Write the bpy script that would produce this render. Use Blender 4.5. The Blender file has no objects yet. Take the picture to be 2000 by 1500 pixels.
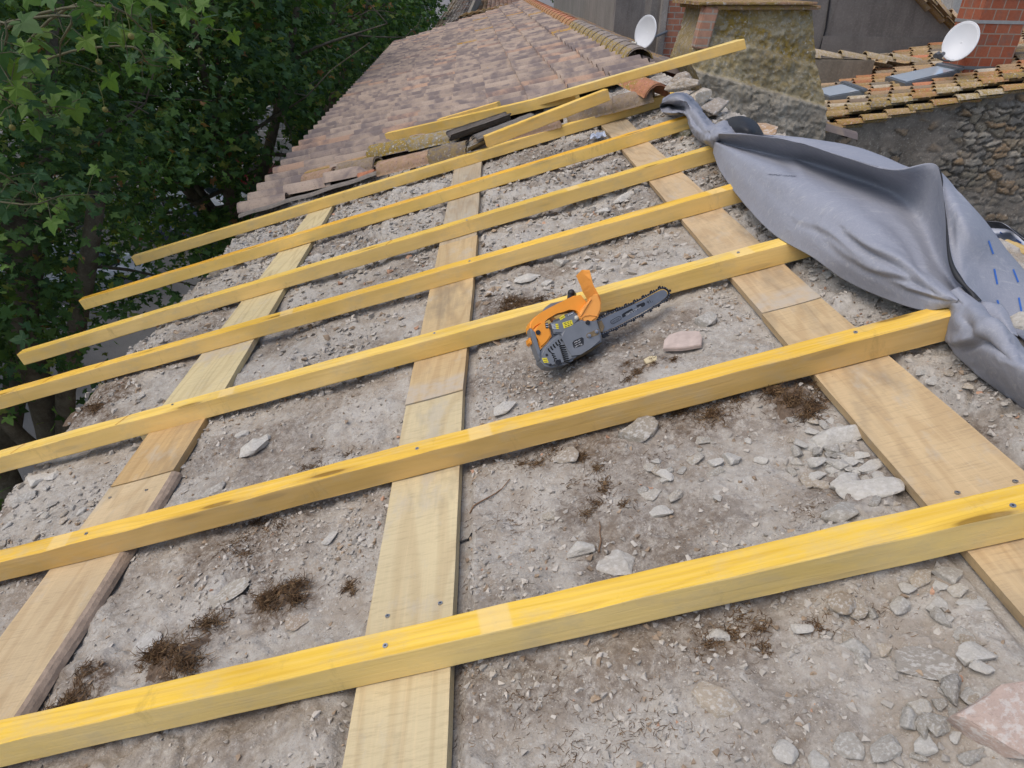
import bpy, bmesh, math, random
import numpy as np
from mathutils import Vector, Matrix
random.seed(7); rng = np.random.default_rng(7)
sc = bpy.context.scene
C = sc.collection
PI = math.pi
CAMZ = 9.3
# ------------------------------------------------------------------ camera
F = 1325.0
AX = np.array([0.99872194, -0.00711525, 0.05003862])     # world X,Y,Z in image axes (right, down, forward)
AY = np.array([-0.04665349, -0.51059653, 0.85855381])
AZ = np.array([0.01944072, -0.859791, -0.5102759])
camd = bpy.data.cameras.new('camera'); cam = bpy.data.objects.new('camera', camd); C.objects.link(cam)
M3 = Matrix(((AX[0], -AX[1], -AX[2]), (AY[0], -AY[1], -AY[2]), (AZ[0], -AZ[1], -AZ[2])))
cam.matrix_world = Matrix.Translation((0, 0, CAMZ)) @ M3.to_4x4()
camd.sensor_width = 36; camd.lens = F / 2000 * 36; camd.clip_end = 3000; camd.clip_start = 0.05
sc.camera = cam
CAMP = np.array([0, 0, CAMZ])
def ray(x, y):
    r = np.array([x - 1000.0, y - 750.0, F])
    return np.array([r @ AX, r @ AY, r @ AZ])
PITCH = math.radians(16.862)
S = np.array([math.cos(PITCH), 0, math.sin(PITCH)]); R = np.array([0.0, 1, 0]); N = np.array([-math.sin(PITCH), 0, math.cos(PITCH)])
H = 1.15
O = CAMP - H * N
def rp(x, y, w=0.0):
    r = ray(x, y); t = -(H - w) / (r @ N); p = r * t
    return float(p @ S), float(p @ R)
def L(u, v, w=0.0): return O + u * S + v * R + w * N
def pw(x, y, w=0.0):
    u, v = rp(x, y, w); return L(u, v, w)
def wy(x, y, Y):
    r = ray(x, y); return CAMP + r * (Y / r[1])
def wz(x, y, Z):
    r = ray(x, y); return CAMP + r * ((Z - CAMZ) / r[2])
ROOFM = Matrix(((S[0], R[0], N[0], O[0]), (S[1], R[1], N[1], O[1]), (S[2], R[2], N[2], O[2]), (0, 0, 0, 1)))
def frame(o, x, y, z):
    x = Vector(x).normalized(); z = Vector(z); y = Vector(y)
    return Matrix(((x[0], y[0], z[0], o[0]), (x[1], y[1], z[1], o[1]), (x[2], y[2], z[2], o[2]), (0, 0, 0, 1)))
def frame_xz(o, x, up):
    x = Vector(x).normalized(); up = Vector(up); y = up.cross(x).normalized(); z = x.cross(y)
    return frame(o, x, y, z)
# ------------------------------------------------------------------ numpy noise
def _h(ix, iy, iz, s):
    n = (ix.astype(np.int64) * 374761393 + iy.astype(np.int64) * 668265263 + iz.astype(np.int64) * 2147483647 + s * 974634777) & 0xffffffff
    n = ((n ^ (n >> 13)) * 1274126177) & 0xffffffff
    n = ((n ^ (n >> 16)) * 2246822519) & 0xffffffff
    return ((n ^ (n >> 15)) & 0xffffff) / float(0xffffff)
def vnoise(x, y, z=None, s=0):
    x = np.asarray(x, float); y = np.asarray(y, float)
    z = np.zeros_like(x) if z is None else np.asarray(z, float) + np.zeros_like(x)
    ix = np.floor(x); iy = np.floor(y); iz = np.floor(z)
    fx = x - ix; fy = y - iy; fz = z - iz
    fx = fx * fx * (3 - 2 * fx); fy = fy * fy * (3 - 2 * fy); fz = fz * fz * (3 - 2 * fz)
    def c(a, b, d): return _h(ix + a, iy + b, iz + d, s)
    def pl(d):
        return (c(0, 0, d) * (1 - fx) + c(1, 0, d) * fx) * (1 - fy) + (c(0, 1, d) * (1 - fx) + c(1, 1, d) * fx) * fy
    return (pl(0) * (1 - fz) + pl(1) * fz) * 2 - 1
def fbm(x, y, z=None, s=0, o=4, g=0.5):
    r = 0; a = 1; f = 1; t = 0
    for k in range(o):
        r = r + a * vnoise(x * f, y * f, None if z is None else z * f, s + k * 17); t += a; a *= g; f *= 2.03
    return r / t
def worley(x, y, s=0):
    ix = np.floor(x); iy = np.floor(y)
    f1 = np.full(x.shape, 9.0); f2 = np.full(x.shape, 9.0); cid = np.zeros(x.shape)
    z0 = np.zeros_like(ix)
    for a in (-1, 0, 1):
        for b in (-1, 0, 1):
            cx = ix + a; cy = iy + b
            px = cx + 0.1 + 0.8 * _h(cx, cy, z0, s + 1); py = cy + 0.1 + 0.8 * _h(cx, cy, z0, s + 2)
            d = np.sqrt((px - x) ** 2 + (py - y) ** 2)
            m = d < f1
            f2 = np.where(m, f1, np.minimum(f2, d)); cid = np.where(m, _h(cx, cy, z0, s + 3), cid); f1 = np.where(m, d, f1)
    return f1, f2, cid
def sstep(a, b, x):
    t = np.clip((x - a) / (b - a), 0, 1); return t * t * (3 - 2 * t)
# ------------------------------------------------------------------ mesh helpers
def mesh_np(name, V, Fc, mat=None, parent=None, smooth=False, col=None, attrs=None, mats=None, midx=None, autosm=None):
    """V (n,3); Fc (m,k) int array, or list of such arrays"""
    V = np.asarray(V, dtype=np.float32)
    Fs = Fc if isinstance(Fc, list) else [Fc]
    Fs = [np.asarray(f, dtype=np.int32) for f in Fs if len(f)]
    me = bpy.data.meshes.new(name)
    me.vertices.add(len(V)); me.vertices.foreach_set('co', V.ravel())
    nl = sum(f.size for f in Fs); npoly = sum(len(f) for f in Fs)
    me.loops.add(nl); me.polygons.add(npoly)
    me.loops.foreach_set('vertex_index', np.concatenate([f.ravel() for f in Fs]))
    st = []; k = 0
    for f in Fs:
        st.append(np.arange(len(f)) * f.shape[1] + k); k += f.size
    me.polygons.foreach_set('loop_start', np.concatenate(st).astype(np.int32))
    me.polygons.foreach_set('use_smooth', np.full(npoly, bool(smooth)))
    if midx is not None: me.polygons.foreach_set('material_index', np.asarray(midx, dtype=np.int32))
    if col is not None:
        a = me.attributes.new('Col', 'FLOAT_COLOR', 'POINT')
        cc = np.ones((len(V), 4), np.float32); cc[:, :3] = col; a.data.foreach_set('color', cc.ravel())
    for k_, v_ in (attrs or {}).items():
        a = me.attributes.new(k_, 'FLOAT', 'POINT'); a.data.foreach_set('value', np.asarray(v_, np.float32).ravel())
    me.update(calc_edges=True); me.validate()
    for m in (mats or ([mat] if mat else [])): me.materials.append(m)
    o = bpy.data.objects.new(name, me); C.objects.link(o)
    if parent is not None: o.parent = parent
    return o
def grid_faces(nx, ny, off=0):
    i = np.arange(nx - 1)[:, None]; j = np.arange(ny - 1)[None, :]
    a = (i * ny + j).ravel() + off
    return np.stack([a, a + ny, a + ny + 1, a + 1], 1)
def bm_obj(name, bm, mat, parent=None, smooth=False, mats=None):
    me = bpy.data.meshes.new(name); bm.normal_update(); bm.to_mesh(me); bm.free()
    if smooth:
        for p in me.polygons: p.use_smooth = True
    for m in (mats or [mat]): me.materials.append(m)
    o = bpy.data.objects.new(name, me); C.objects.link(o)
    if parent is not None: o.parent = parent
    return o
def bm_box(bm, c, d, m=None, bev=0.0):
    r = bmesh.ops.create_cube(bm, size=1)
    mt = Matrix.Translation(c) @ Matrix.Diagonal((d[0], d[1], d[2], 1))
    if m is not None: mt = m @ mt
    bmesh.ops.transform(bm, matrix=mt, verts=r['verts'])
    if bev:
        es = list({e for v in r['verts'] for e in v.link_edges})
        bmesh.ops.bevel(bm, geom=es, offset=bev, segments=2, affect='EDGES')
def bm_prism(bm, pts, z0, z1, bev=0.0, seg=2):
    """closed outline (x,y) extruded z0..z1, top rim bevelled"""
    ar = sum(pts[i][0] * pts[(i + 1) % len(pts)][1] - pts[(i + 1) % len(pts)][0] * pts[i][1] for i in range(len(pts)))
    if ar < 0: pts = pts[::-1]
    b = [bm.verts.new((x, y, z0)) for x, y in pts]; t = [bm.verts.new((x, y, z1)) for x, y in pts]
    n = len(pts)
    ft = bm.faces.new(t); bm.faces.new(b[::-1])
    for i in range(n): bm.faces.new((b[i], b[(i + 1) % n], t[(i + 1) % n], t[i]))
    if bev:
        es = [e for e in ft.edges]
        bmesh.ops.bevel(bm, geom=es, offset=bev, segments=seg, affect='EDGES', clamp_overlap=True)
def bm_cyl(bm, p0, p1, r0, r1=None, n=12, caps=True):
    r1 = r0 if r1 is None else r1
    p0 = Vector(p0); p1 = Vector(p1); d = p1 - p0
    q = d.to_track_quat('Z', 'Y').to_matrix().to_4x4()
    bmesh.ops.create_cone(bm, cap_ends=caps, segments=n, radius1=r0, radius2=r1, depth=d.length, matrix=Matrix.Translation((p0 + p1) / 2) @ q)
def tube_np(paths, n=5):
    """paths: list of (pts(k,3), radii(k)) -> V,F"""
    Vs = []; Fs = []; off = 0
    for P, r in paths:
        P = np.asarray(P, float); k = len(P); r = np.asarray(r, float) + np.zeros(k)
        T = np.gradient(P, axis=0); T /= (np.linalg.norm(T, axis=1)[:, None] + 1e-9)
        up = np.array([0, 0, 1.0]) if abs(T[0][2]) < 0.9 else np.array([1.0, 0, 0])
        A = np.cross(T, up); A /= (np.linalg.norm(A, axis=1)[:, None] + 1e-9); B = np.cross(T, A)
        th = np.arange(n) / n * 2 * PI
        V = P[:, None, :] + r[:, None, None] * (A[:, None, :] * np.cos(th)[None, :, None] + B[:, None, :] * np.sin(th)[None, :, None])
        Vs.append(V.reshape(-1, 3))
        i = np.arange(k - 1)[:, None]; j = np.arange(n)[None, :]; j2 = (j + 1) % n
        f = np.stack([i * n + j + off, i * n + j2 + off, (i + 1) * n + j2 + off, (i + 1) * n + j + off], -1).reshape(-1, 4)
        Fs.append(f); off += k * n
    return np.concatenate(Vs), np.concatenate(Fs)
def catmull(P, n):
    """P (k,d) control points -> n samples"""
    P = np.asarray(P, float); k = len(P)
    Q = np.vstack([2 * P[0] - P[1], P, 2 * P[-1] - P[-2]])
    t = np.linspace(0, k - 1 - 1e-9, n); i = t.astype(int); f = (t - i)[:, None]
    a, b, c, d = Q[i], Q[i + 1], Q[i + 2], Q[i + 3]
    return 0.5 * (2 * b + (c - a) * f + (2 * a - 5 * b + 4 * c - d) * f ** 2 + (3 * b - a - 3 * c + d) * f ** 3)
def tag(o, label, cat, group=None, kind=None):
    if label: o['label'] = label
    if cat: o['category'] = cat
    if group: o['group'] = group
    if kind: o['kind'] = kind
    return o
def thing(name, label, cat, M=None, group=None):
    o = bpy.data.objects.new(name, None); C.objects.link(o); o.empty_display_size = 0.1
    if M is not None: o.matrix_world = M
    return tag(o, label, cat, group)
# ------------------------------------------------------------------ materials
class NT:
    def __init__(s, name):
        s.m = bpy.data.materials.new(name); s.m.use_nodes = True; s.t = s.m.node_tree; s.n = s.t.nodes; s.n.clear()
        s.out = s.n.new('ShaderNodeOutputMaterial'); s.b = s.n.new('ShaderNodeBsdfPrincipled')
        s.l(s.b.outputs[0], s.out.inputs[0])
    def l(s, a, b): s.t.links.new(a, b)
    def set(s, sock, v):
        if hasattr(v, 'is_linked') or hasattr(v, 'links'): s.l(v, sock)
        else: sock.default_value = v
    def coord(s, k='Object', scale=None):
        c = s.n.new('ShaderNodeTexCoord').outputs[k]
        if scale is None: return c
        m = s.n.new('ShaderNodeMapping'); s.l(c, m.inputs[0]); m.inputs[3].default_value = scale
        return m.outputs[0]
    def noise(s, vec, scale, det=4, rough=0.55, dist=0.0, col=False):
        x = s.n.new('ShaderNodeTexNoise'); s.l(vec, x.inputs['Vector']); x.inputs['Scale'].default_value = scale
        x.inputs['Detail'].default_value = det; x.inputs['Roughness'].default_value = rough; x.inputs['Distortion'].default_value = dist
        return x.outputs[1 if col else 0]
    def voro(s, vec, scale, feat='F1', out=0):
        x = s.n.new('ShaderNodeTexVoronoi'); s.l(vec, x.inputs['Vector']); x.inputs['Scale'].default_value = scale; x.feature = feat
        return x.outputs[out]
    def ramp(s, f, stops, interp='LINEAR'):
        r = s.n.new('ShaderNodeValToRGB'); s.l(f, r.inputs[0]); e = r.color_ramp.elements; r.color_ramp.interpolation = interp
        while len(e) < len(stops): e.new(0.5)
        for k, (p, c) in enumerate(stops):
            e[k].position = p; e[k].color = (c if len(c) == 4 else (*c, 1)) if hasattr(c, '__len__') else (c, c, c, 1)
        return r.outputs[0]
    def mix(s, f, a, b, mode='MIX'):
        m = s.n.new('ShaderNodeMix'); m.data_type = 'RGBA'; m.blend_type = mode
        s.set(m.inputs[0], f)
        for k, v in ((6, a), (7, b)):
            if isinstance(v, tuple): m.inputs[k].default_value = v if len(v) == 4 else (*v, 1)
            else: s.l(v, m.inputs[k])
        return m.outputs[2]
    def math(s, op, a, b=0.0, c=None):
        m = s.n.new('ShaderNodeMath'); m.operation = op; s.set(m.inputs[0], a); s.set(m.inputs[1], b)
        if c is not None: s.set(m.inputs[2], c)
        return m.outputs[0]
    def attr(s, name, typ='GEOMETRY', out=0):
        a = s.n.new('ShaderNodeAttribute'); a.attribute_name = name; a.attribute_type = typ; return a.outputs[out]
    def bump(s, h, strength=0.5, dist=0.01, prev=None):
        b = s.n.new('ShaderNodeBump'); s.l(h, b.inputs['Height']); b.inputs['Strength'].default_value = strength; b.inputs['Distance'].default_value = dist
        if prev is not None: s.l(prev, b.inputs['Normal'])
        return b.outputs[0]
    def fin(s, col, rough=0.8, bump=None, spec=0.3, metal=0.0):
        s.set(s.b.inputs['Base Color'], (*col, 1) if isinstance(col, tuple) and len(col) == 3 else col)
        s.set(s.b.inputs['Roughness'], rough); s.b.inputs['Specular IOR Level'].default_value = spec; s.b.inputs['Metallic'].default_value = metal
        if bump is not None: s.l(bump, s.b.inputs['Normal'])
        return s.m
def plain(name, col, rough=0.6, metal=0.0, var=0.25, scale=30, bump=0.15, spec=0.4):
    t = NT(name); c = t.coord()
    n = t.noise(c, scale, 5)
    d = tuple(x * (1 - var) for x in col); e = tuple(min(1, x * (1 + var)) for x in col)
    return t.fin(t.mix(n, d, e), rough, t.bump(t.noise(c, scale * 3, 4), bump, 0.003), spec, metal)
def m_wood():
    t = NT('treated_timber'); c = t.coord('Object')
    oi = t.n.new('ShaderNodeObjectInfo')
    off = t.n.new('ShaderNodeVectorMath'); off.operation = 'MULTIPLY_ADD'
    t.l(oi.outputs['Random'], off.inputs[0]); off.inputs[1].default_value = (37, 19, 11); t.l(c, off.inputs[2])
    def mp(sc_):
        m = t.n.new('ShaderNodeMapping'); t.l(off.outputs[0], m.inputs[0]); m.inputs[3].default_value = sc_; return m.outputs[0]
    fine = t.noise(mp((2.5, 130, 130)), 1, 5, 0.6, 0.3)
    rn = t.noise(mp((0.55, 9, 7)), 1, 2, 0.4, 0.25)
    ring = t.math('SINE', t.math('MULTIPLY', rn, 105.0))
    blot = t.noise(mp((1.6, 6, 6)), 1, 3)
    # knots
    kv = t.n.new('ShaderNodeTexVoronoi'); t.l(mp((2.2, 13, 13)), kv.inputs[0]); kv.inputs['Scale'].default_value = 1.0
    knot = t.ramp(kv.outputs[0], [(0.0, 1.0), (0.10, 1.0), (0.14, 0.0)])
    kring = t.ramp(kv.outputs[0], [(0.09, 0.0), (0.14, 1.0), (0.28, 0.0)])
    base = oi.outputs['Color']
    warm = t.mix(t.ramp(blot, [(0.35, 0.0), (0.7, 1.0)]), (0.84, 0.80, 0.68), (1.08, 1.07, 1.15))
    a = t.mix(1.0, base, warm, 'MULTIPLY')
    a = t.mix(t.math('MULTIPLY', t.ramp(ring, [(0.0, 0.0), (0.35, 0.1), (0.95, 1.0)]), 0.27), a, (0.50, 0.27, 0.03))
    a = t.mix(t.math('MULTIPLY', t.ramp(fine, [(0.42, 0.0), (0.75, 1.0)]), 0.22), a, (0.9, 0.74, 0.36))
    a = t.mix(t.math('MULTIPLY', kring, 0.3), a, (0.3, 0.15, 0.03))
    a = t.mix(t.math('MULTIPLY', knot, 0.75), a, (0.14, 0.07, 0.02))
    # batten sides: less yellow dye than the top, colour also lifted against their shade
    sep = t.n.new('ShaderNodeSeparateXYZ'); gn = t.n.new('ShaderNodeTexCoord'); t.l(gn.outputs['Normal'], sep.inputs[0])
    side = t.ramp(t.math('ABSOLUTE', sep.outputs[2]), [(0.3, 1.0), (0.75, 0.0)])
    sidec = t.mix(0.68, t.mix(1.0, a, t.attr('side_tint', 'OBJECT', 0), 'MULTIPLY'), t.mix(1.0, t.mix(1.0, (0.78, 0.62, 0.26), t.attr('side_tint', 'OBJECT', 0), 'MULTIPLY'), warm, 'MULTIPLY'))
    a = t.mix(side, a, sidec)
    # unbleached bands where another timber lay on this one
    sx = t.n.new('ShaderNodeSeparateXYZ'); t.l(c, sx.inputs[0])
    for nm in ('band_a', 'band_b'):
        d = t.math('ABSOLUTE', t.math('SUBTRACT', t.math('ADD', sx.outputs[0], t.math('MULTIPLY', sx.outputs[1], 0.15)), t.attr(nm, 'OBJECT', 2)))
        k = t.ramp(d, [(0.030, 0.55), (0.036, 0.0)])
        a = t.mix(t.math('MULTIPLY', k, t.math('SUBTRACT', 1.0, side)), a, (0.78, 0.58, 0.27))
    # grey dust
    dn = t.noise(mp((7, 12, 12)), 1, 6, 0.7)
    a = t.mix(t.math('MULTIPLY', t.ramp(dn, [(0.5, 0.0), (0.72, 1.0)]), 0.42), a, (0.50, 0.42, 0.28))
    sm_ = t.noise(mp((9, 3, 3)), 1, 6, 0.75)
    a = t.mix(t.math('MULTIPLY', t.ramp(sm_, [(0.6, 0.0), (0.7, 1.0)]), 0.30), a, (0.25, 0.17, 0.07))
    b = t.bump(fine, 0.6, 0.002, t.bump(dn, 0.4, 0.002))
    return t.fin(a, 0.82, b, 0.12)
def m_plank():
    t = NT('sawn_plank'); c = t.coord('Object'); oi = t.n.new('ShaderNodeObjectInfo')
    off = t.n.new('ShaderNodeVectorMath'); off.operation = 'MULTIPLY_ADD'
    t.l(oi.outputs['Random'], off.inputs[0]); off.inputs[1].default_value = (31, 17, 5); t.l(c, off.inputs[2])
    def mp(sc_):
        m = t.n.new('ShaderNodeMapping'); t.l(off.outputs[0], m.inputs[0]); m.inputs[3].default_value = sc_; return m.outputs[0]
    fine = t.noise(mp((160, 14, 60)), 1, 5, 0.7, 0.5)      # saw fuzz across the board
    grain = t.noise(mp((3, 150, 60)), 1, 4, 0.6, 0.2)
    w = t.math('SINE', t.math('MULTIPLY', t.noise(mp((0.5, 4.5, 3)), 1, 2, 0.4, 0.3), 90.0))
    blot = t.noise(mp((2, 5, 3)), 1, 4)
    a = t.mix(1.0, oi.outputs['Color'], t.mix(blot, (0.78, 0.76, 0.74), (1.2, 1.18, 1.12)), 'MULTIPLY')
    a = t.mix(t.math('MULTIPLY', t.ramp(w, [(0.2, 0.0), (0.95, 1.0)]), 0.20), a, (0.26, 0.14, 0.05))
    a = t.mix(t.math('MULTIPLY', t.ramp(fine, [(0.5, 0.0), (0.7, 1.0)]), 0.32), a, (0.20, 0.15, 0.09))
    a = t.mix(t.math('MULTIPLY', t.ramp(grain, [(0.5, 0.0), (0.8, 1.0)]), 0.3), a, (0.75, 0.58, 0.34))
    st = t.noise(mp((1.3, 4, 4)), 1, 5, 0.65)
    a = t.mix(t.math('MULTIPLY', t.ramp(st, [(0.54, 0.0), (0.68, 1.0)]), 0.55), a, (0.19, 0.16, 0.12))
    a = t.mix(t.math('MULTIPLY', t.ramp(t.noise(mp((5, 9, 3)), 1, 6, 0.7), [(0.55, 0.0), (0.68, 1.0)]), 0.5), a, (0.45, 0.41, 0.34))
    # cement dust
    sx = t.n.new('ShaderNodeSeparateXYZ'); t.l(c, sx.inputs[0])
    d = t.math('ABSOLUTE', t.math('SUBTRACT', sx.outputs[0], t.attr('band_a', 'OBJECT', 2)))
    a = t.mix(t.math('MULTIPLY', t.ramp(d, [(0.05, 0.7), (0.09, 0.0)]), t.ramp(t.noise(mp((25, 25, 3)), 1, 5), [(0.35, 0.2), (0.6, 1.0)])), a, (0.46, 0.41, 0.34))
    b = t.bump(fine, 0.5, 0.002, t.bump(grain, 0.3, 0.0015))
    return t.fin(a, 0.8, b, 0.15)
def m_rubble():
    t = NT('lime_rubble'); c = t.coord('Object')
    n1 = t.noise(c, 3.2, 6, 0.6); n2 = t.noise(c, 38, 7, 0.72); n3 = t.noise(c, 240, 5, 0.75); n4 = t.noise(c, 9, 5)
    wc = t.n.new('ShaderNodeVectorMath'); wc.operation = 'MULTIPLY_ADD'; t.l(t.noise(c, 90, 3, 0.6, 0, True), wc.inputs[0]); wc.inputs[1].default_value = (.012, .012, .012); t.l(c, wc.inputs[2])
    wv = wc.outputs[0]
    a = t.mix(t.ramp(n1, [(0.35, 0.0), (0.65, 1.0)]), (0.30, 0.262, 0.215), (0.415, 0.383, 0.335))
    a = t.mix(t.ramp(n2, [(0.42, 0.0), (0.64, 0.7)]), a, (0.47, 0.44, 0.39))
    a = t.mix(t.math('MULTIPLY', t.ramp(n4, [(0.50, 0.0), (0.62, 1.0)]), 0.6), a, (0.285, 0.235, 0.18))
    ds = {}
    for sc_, amt in ((70, .45), (150, .6), (330, .5)):
        vo = t.n.new('ShaderNodeTexVoronoi'); t.l(wv, vo.inputs[0]); vo.inputs['Scale'].default_value = sc_
        sp_ = t.n.new('ShaderNodeSeparateColor'); t.l(vo.outputs[1], sp_.inputs[0]); ds[sc_] = (vo.outputs[0], sp_.outputs[0])
        patch = t.ramp(t.noise(c, 13 if sc_ > 100 else 7, 5, .65), [(.38, .15), (.62, 1.0)])
        k = t.math('MULTIPLY', t.math('MULTIPLY', t.ramp(sp_.outputs[0], [(.62, 0.0), (.85, 1.0)]), t.ramp(vo.outputs[0], [(.25, 1.0), (.55, 0.0)])), t.math('MULTIPLY', patch, amt))
        a = t.mix(k, a, (0.60, 0.575, 0.53))
        k2 = t.math('MULTIPLY', t.math('MULTIPLY', t.ramp(sp_.outputs[1], [(.80, 0.0), (.92, 1.0)]), t.ramp(vo.outputs[0], [(.3, 1.0), (.5, 0.0)])), t.math('MULTIPLY', patch, amt))
        a = t.mix(k2, a, (0.13, 0.105, 0.085))
    a = t.mix(t.math('MULTIPLY', t.attr('plate', out=2), 0.75), a, t.mix(n2, (0.38, 0.35, 0.31), (0.56, 0.535, 0.49)))
    dirt = t.attr('dirt', out=2)
    dd = t.math('MULTIPLY', dirt, t.ramp(t.noise(c, 42, 8, 0.8), [(0.36, 0.0), (0.56, 1.0)]))
    a = t.mix(dd, a, (0.10, 0.066, 0.042))
    sp = t.noise(c, 420, 4, 0.8)
    a = t.mix(t.ramp(sp, [(0.60, 0.0), (0.68, 0.5)]), a, (0.13, 0.105, 0.085))
    h = t.math('MULTIPLY', t.ramp(ds[150][0], [(.0, 1.0), (.6, 0.0)]), ds[150][1])
    h2 = t.math('MULTIPLY', t.ramp(ds[70][0], [(.0, 1.0), (.6, 0.0)]), t.ramp(ds[70][1], [(.5, 0.0), (1.0, 1.0)]))
    b = t.bump(n2, 0.7, 0.006); b = t.bump(h2, 0.8, 0.003, b); b = t.bump(h, 0.8, 0.0018, b); b = t.bump(n3, 0.6, 0.0016, b)
    return t.fin(a, 0.95, b, 0.1)
def m_stone(name='rubble_stone'):
    t = NT(name); c = t.coord('Object'); oi = t.n.new('ShaderNodeObjectInfo')
    n = t.noise(c, 5, 6, 0.75); n2 = t.noise(c, 22, 6, 0.75)
    a = t.mix(1.0, oi.outputs['Color'], t.mix(n, (0.72, 0.70, 0.67), (1.3, 1.29, 1.26)), 'MULTIPLY')
    a = t.mix(t.ramp(n2, [(0.54, 0.0), (0.7, 0.5)]), a, (0.20, 0.17, 0.14))
    a = t.mix(t.ramp(t.noise(c, 9, 5, .7), [(0.5, 0.0), (0.6, 0.6)]), a, (0.58, 0.56, 0.52))
    return t.fin(a, 0.92, t.bump(n2, 0.7, 0.0025, t.bump(n, 0.7, 0.005)), 0.1)
def m_gravel():
    t = NT('gravel_bits'); c = t.coord('Object'); n = t.noise(c, 120, 4, 0.7)
    a = t.mix(1.0, t.attr('Col'), t.mix(n, (0.75, 0.74, 0.72), (1.2, 1.2, 1.18)), 'MULTIPLY')
    return t.fin(a, 0.95, t.bump(n, 0.5, 0.003), 0.1)
def m_vcol(name, rough=0.9, nscale=40, bump=0.4, bd=0.01, lichen=None, extra=None, spec=0.15):
    t = NT(name); c = t.coord('Object'); n = t.noise(c, nscale, 6, 0.7)
    a = t.mix(1.0, t.attr('Col'), t.mix(n, (0.68, 0.67, 0.66), (1.3, 1.3, 1.28)), 'MULTIPLY')
    if extra:
        for (sc_, lo, hi, amt, colr) in extra:
            a = t.mix(t.math('MULTIPLY', t.ramp(t.noise(c, sc_, 6, 0.65), [(lo, 0.0), (hi, 1.0)]), amt), a, colr)
    if lichen:
        lm = t.math('MULTIPLY', t.attr('lichen', out=2), t.ramp(t.noise(c, lichen, 7, 0.75), [(0.42, 0.0), (0.55, 1.0)]))
        a = t.mix(lm, a, t.mix(t.noise(c, lichen * 2.3, 3), (0.19, 0.125, 0.03), (0.40, 0.285, 0.075)))
        wm = t.math('MULTIPLY', t.attr('lichen', out=2), t.ramp(t.noise(c, lichen * 1.7, 5, 0.7), [(0.58, 0.0), (0.64, 1.0)]))
        a = t.mix(wm, a, (0.50, 0.48, 0.42))
    return t.fin(a, rough, t.bump(n, bump, bd, t.bump(t.noise(c, nscale * 5, 4), bump, bd * 0.3)), spec)
def m_tile_roof():
    t = NT('concrete_tile'); c = t.coord('Object')
    a = t.attr('Col')
    mot = t.noise(t.coord('Object', (1.5, 1.0, 1)), 3.3, 3, 0.55, 0.5)
    a = t.mix(t.math('MULTIPLY', t.ramp(mot, [(0.43, 0.0), (0.60, 1.0)]), 0.76), a, (0.145, 0.12, 0.122))
    sp = t.noise(c, 70, 5, 0.75)
    a = t.mix(t.ramp(sp, [(0.56, 0.0), (0.66, 0.65)]), a, (0.12, 0.09, 0.085))
    li = t.noise(c, 7, 4, 0.6)
    a = t.mix(t.math('MULTIPLY', t.math('ADD', t.ramp(li, [(0.72, 0.0), (0.75, 0.8)]), t.attr('lichen', out=2)), t.ramp(t.noise(c, 45, 5, 0.7), [(0.4, 0.0), (0.55, 1.0)])), a, (0.42, 0.24, 0.05))
    return t.fin(a, 0.85, t.bump(sp, 0.5, 0.003), 0.2)
def m_membrane():
    t = NT('grey_membrane'); c = t.coord('Object')
    n = t.noise(c, 5, 5, 0.6); s2 = t.noise(t.coord('Object', (5, 30, 30)), 1, 6, 0.7, 1.5); cr = t.noise(c, 26, 6, 0.7, 2.0)
    a = t.mix(n, (0.235, 0.245, 0.285), (0.29, 0.30, 0.34))
    a = t.mix(t.ramp(s2, [(0.55, 0.0), (0.70, 0.5)]), a, (0.42, 0.42, 0.43))
    a = t.mix(t.math('MULTIPLY', t.ramp(cr, [(0.48, 0.0), (0.5, 1.0), (0.52, 0.0)]), 0.22), a, (0.5, 0.5, 0.52))
    under = t.n.new('ShaderNodeNewGeometry')
    b = t.bump(t.noise(c, 11, 4, 0.55, 1.0), 0.35, 0.015, t.bump(cr, 0.12, 0.004))
    return t.fin(a, 0.62, b, 0.3)
def m_leaf(name, c1, c2, trans=0.35):
    t = NT(name); 
    a = t.mix(1.0, t.attr('Col'), t.mix(t.noise(t.coord('Object'), 25, 3), (0.8, 0.8, 0.8), (1.2, 1.2, 1.2)), 'MULTIPLY')
    t.fin(a, 0.55, None, 0.22)
    tr = t.n.new('ShaderNodeBsdfTranslucent'); t.l(t.mix(1.0, a, (1.3, 1.5, 0.6), 'MULTIPLY'), tr.inputs[0])
    mx = t.n.new('ShaderNodeMixShader'); mx.inputs[0].default_value = trans
    t.l(t.b.outputs[0], mx.inputs[1]); t.l(tr.outputs[0], mx.inputs[2]); t.l(mx.outputs[0], t.out.inputs[0])
    return t.m
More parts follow.
